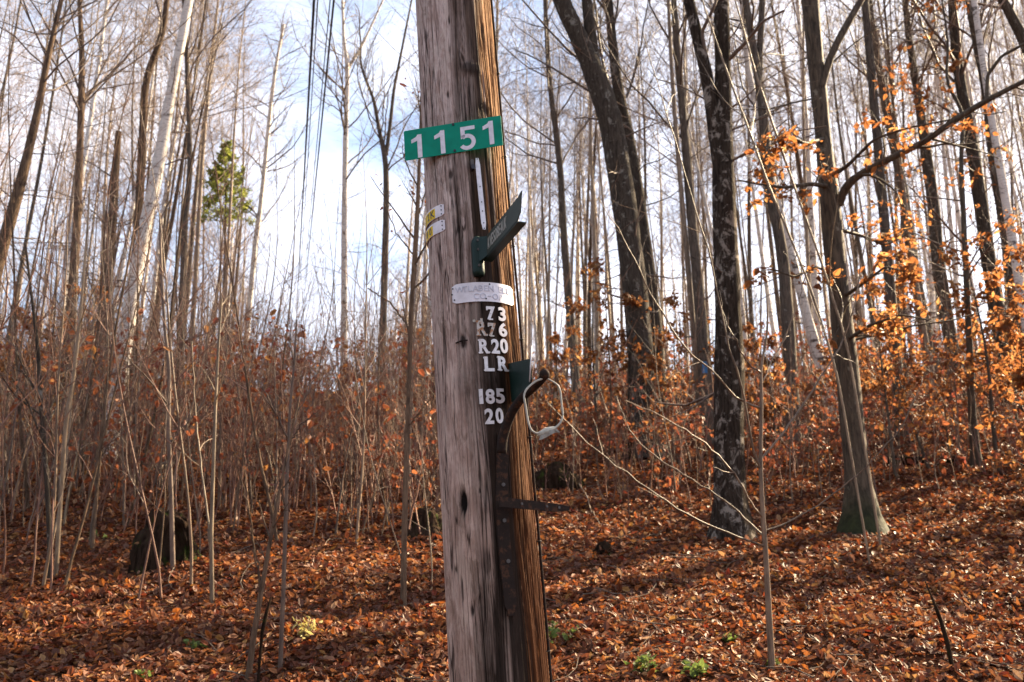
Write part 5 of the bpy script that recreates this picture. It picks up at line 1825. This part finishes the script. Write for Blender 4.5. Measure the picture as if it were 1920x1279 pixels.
def stick(label, pix, Y, mat):
    P = np.array([at(a, b, Y) for a, b, _ in pix])
    W_ = np.array([c * zdepth(q) / F / 2 for (a, b, c), q in zip(pix, P)])
    P[0, 2] = min(P[0, 2], float(H(P[0, 0], P[0, 1])) - 0.03)
    tag(MB().tubes(*(lambda r: (r[0], np.interp(r[1], r[2], W_)))(resample(P, 16)), 7, cap=True).build('stick', M[mat]), label, 'stick')
stick('dark dead stick leaning left, stuck in leaves at lower right', [(1786, 1245, 8), (1776, 1205, 9), (1766, 1170, 8), (1757, 1145, 7), (1745, 1115, 4), (1735, 1090, 3)], 6.7, 'moss_wood')
stick('short dark stick leaning between the two lower left saplings', [(486, 1235, 5), (491, 1190, 6), (497, 1160, 9), (502, 1140, 5), (508, 1120, 3)], 6.6, 'moss_wood')

# ------------------------------------------------------------------ weeds
def weed(label, px, py, wpx, hpx, mat, seed, n=40, cat='weed', size=0.045):
    rng = np.random.default_rng(seed)
    g = ground_hit(px, py)
    k = zdepth(g) / F
    root = thing('weed', label, cat, tuple(g))
    ns = 7
    d = norm(np.concatenate([rng.normal(size=(ns, 2)) * 0.55, np.ones((ns, 1))], 1))
    P = np.zeros((ns, 5, 3))
    P[:, 0] = g - [0, 0, 0.02]
    for j in range(1, 5):
        d = norm(d + rng.normal(size=(ns, 3)) * 0.12)
        P[:, j] = P[:, j - 1] + d * hpx * k / 4
    MB().tubes(P, np.linspace(0.003, 0.0012, 5)[None] * np.ones((ns, 1)), 4).build('stems', M['twig_tan'], root)
    lb = MB()
    leaves_on(rng, lb, P, n // ns, size, 0.5, 0.1, wpx * k * 0.22)
    lb.build('foliage', M[mat], root)
weed('pale yellow weed tuft glowing in the leaves left of the pole', 572, 1200, 50, 48, 'weed_yellow', 1, 90, size=0.035)
weed('green weed tuft at the bottom edge, third from the pole', 1300, 1268, 60, 32, 'weed_green', 2, 90)
weed('green weed tuft at the bottom edge, second from the pole', 1208, 1262, 64, 40, 'weed_green', 3, 90)
weed('yellow green weed tuft right beside the foot of the pole', 1042, 1215, 46, 60, 'weed_green', 4, 110)
weed('yellow green leaf sprig beyond the blotched trunk', 1516, 850, 20, 22, 'weed_green', 5, 12, size=0.08)
weed('green weed tuft at the lower left above the bottom edge', 365, 1218, 40, 24, 'weed_green', 6, 40)
weed('green weed tuft at the bottom edge left of the greenish sapling', 270, 1272, 34, 24, 'weed_green', 7, 40)
weed('small green weed tuft in shade left of the hollow stump', 186, 1016, 30, 24, 'weed_green', 8, 26)
weed('green weed tuft at the foot of the bright sapling', 1450, 1250, 30, 24, 'weed_green', 9, 30)
weed('small green weed tuft in the leaves left of the bright sapling', 1370, 1206, 34, 22, 'weed_green', 10, 34)
weed('yellow weed sprig with a few leaves in the left thicket', 460, 905, 26, 56, 'beech_leaf', 11, 16, size=0.07)

# ------------------------------------------------------------------ leaf litter
def leaf_litter():
    rng = np.random.default_rng(9)
    mb = MB()
    for y0, y1, n, size in ((4.6, 9, 95000, 0.053), (9, 14, 75000, 0.060), (14, 22, 55000, 0.072), (22, 44, 40000, 0.11)):
        y = np.sqrt(y0 ** 2 + (y1 ** 2 - y0 ** 2) * rng.random(n))
        x = (rng.random(n) * 2 - 1) * (y * 0.60 + 1.2)
        dens = 0.45 + 0.75 * vnoise(x * 0.9, y * 0.9, 1.5, 31)
        keep = rng.random(n) < dens
        x, y = x[keep], y[keep]
        z = H(x, y)
        e = 0.08
        nr = norm(np.stack([-(H(x + e, y) - z) / e, -(H(x, y + e) - z) / e, np.ones_like(x)], -1))
        c = np.stack([x, y, z + 0.004 + 0.035 * rng.random(len(x)) ** 2], -1)
        add_leaves(rng, mb, c, size, 0.72, 0.0, 0, nr)
    add_leaves(rng, mb, np.concatenate(LEAF_SPOTS), 0.06, 0.6, 0.2)
    ns = 420                                               # little twigs lying among the leaves
    y = 4.8 + 12 * rng.random(ns)
    x = (rng.random(ns) * 2 - 1) * (y * 0.6 + 1)
    a = rng.random(ns) * 6.28
    L = 0.12 + 0.5 * rng.random(ns)
    tt = np.linspace(-0.5, 0.5, 5)
    bend = rng.normal(size=ns) * 0.12
    X = x[:, None] + (np.cos(a) * L)[:, None] * tt - (np.sin(a) * L * bend)[:, None] * (tt * 2) ** 2
    Y = y[:, None] + (np.sin(a) * L)[:, None] * tt + (np.cos(a) * L * bend)[:, None] * (tt * 2) ** 2
    Z = H(X, Y) + 0.03 + 0.03 * rng.random((ns, 5))
    mb.tubes(np.stack([X, Y, Z], -1), (0.002 + 0.004 * rng.random(ns))[:, None] * np.linspace(1, 0.5, 5)[None], 4, 1)
    tag(mb.build('leaf_litter', [M['litter'], M['dead_wood']], None, (0, 0, 0)), 'russet and brown fallen leaves carpeting the slope', 'leaf litter', kind='stuff')
leaf_litter()
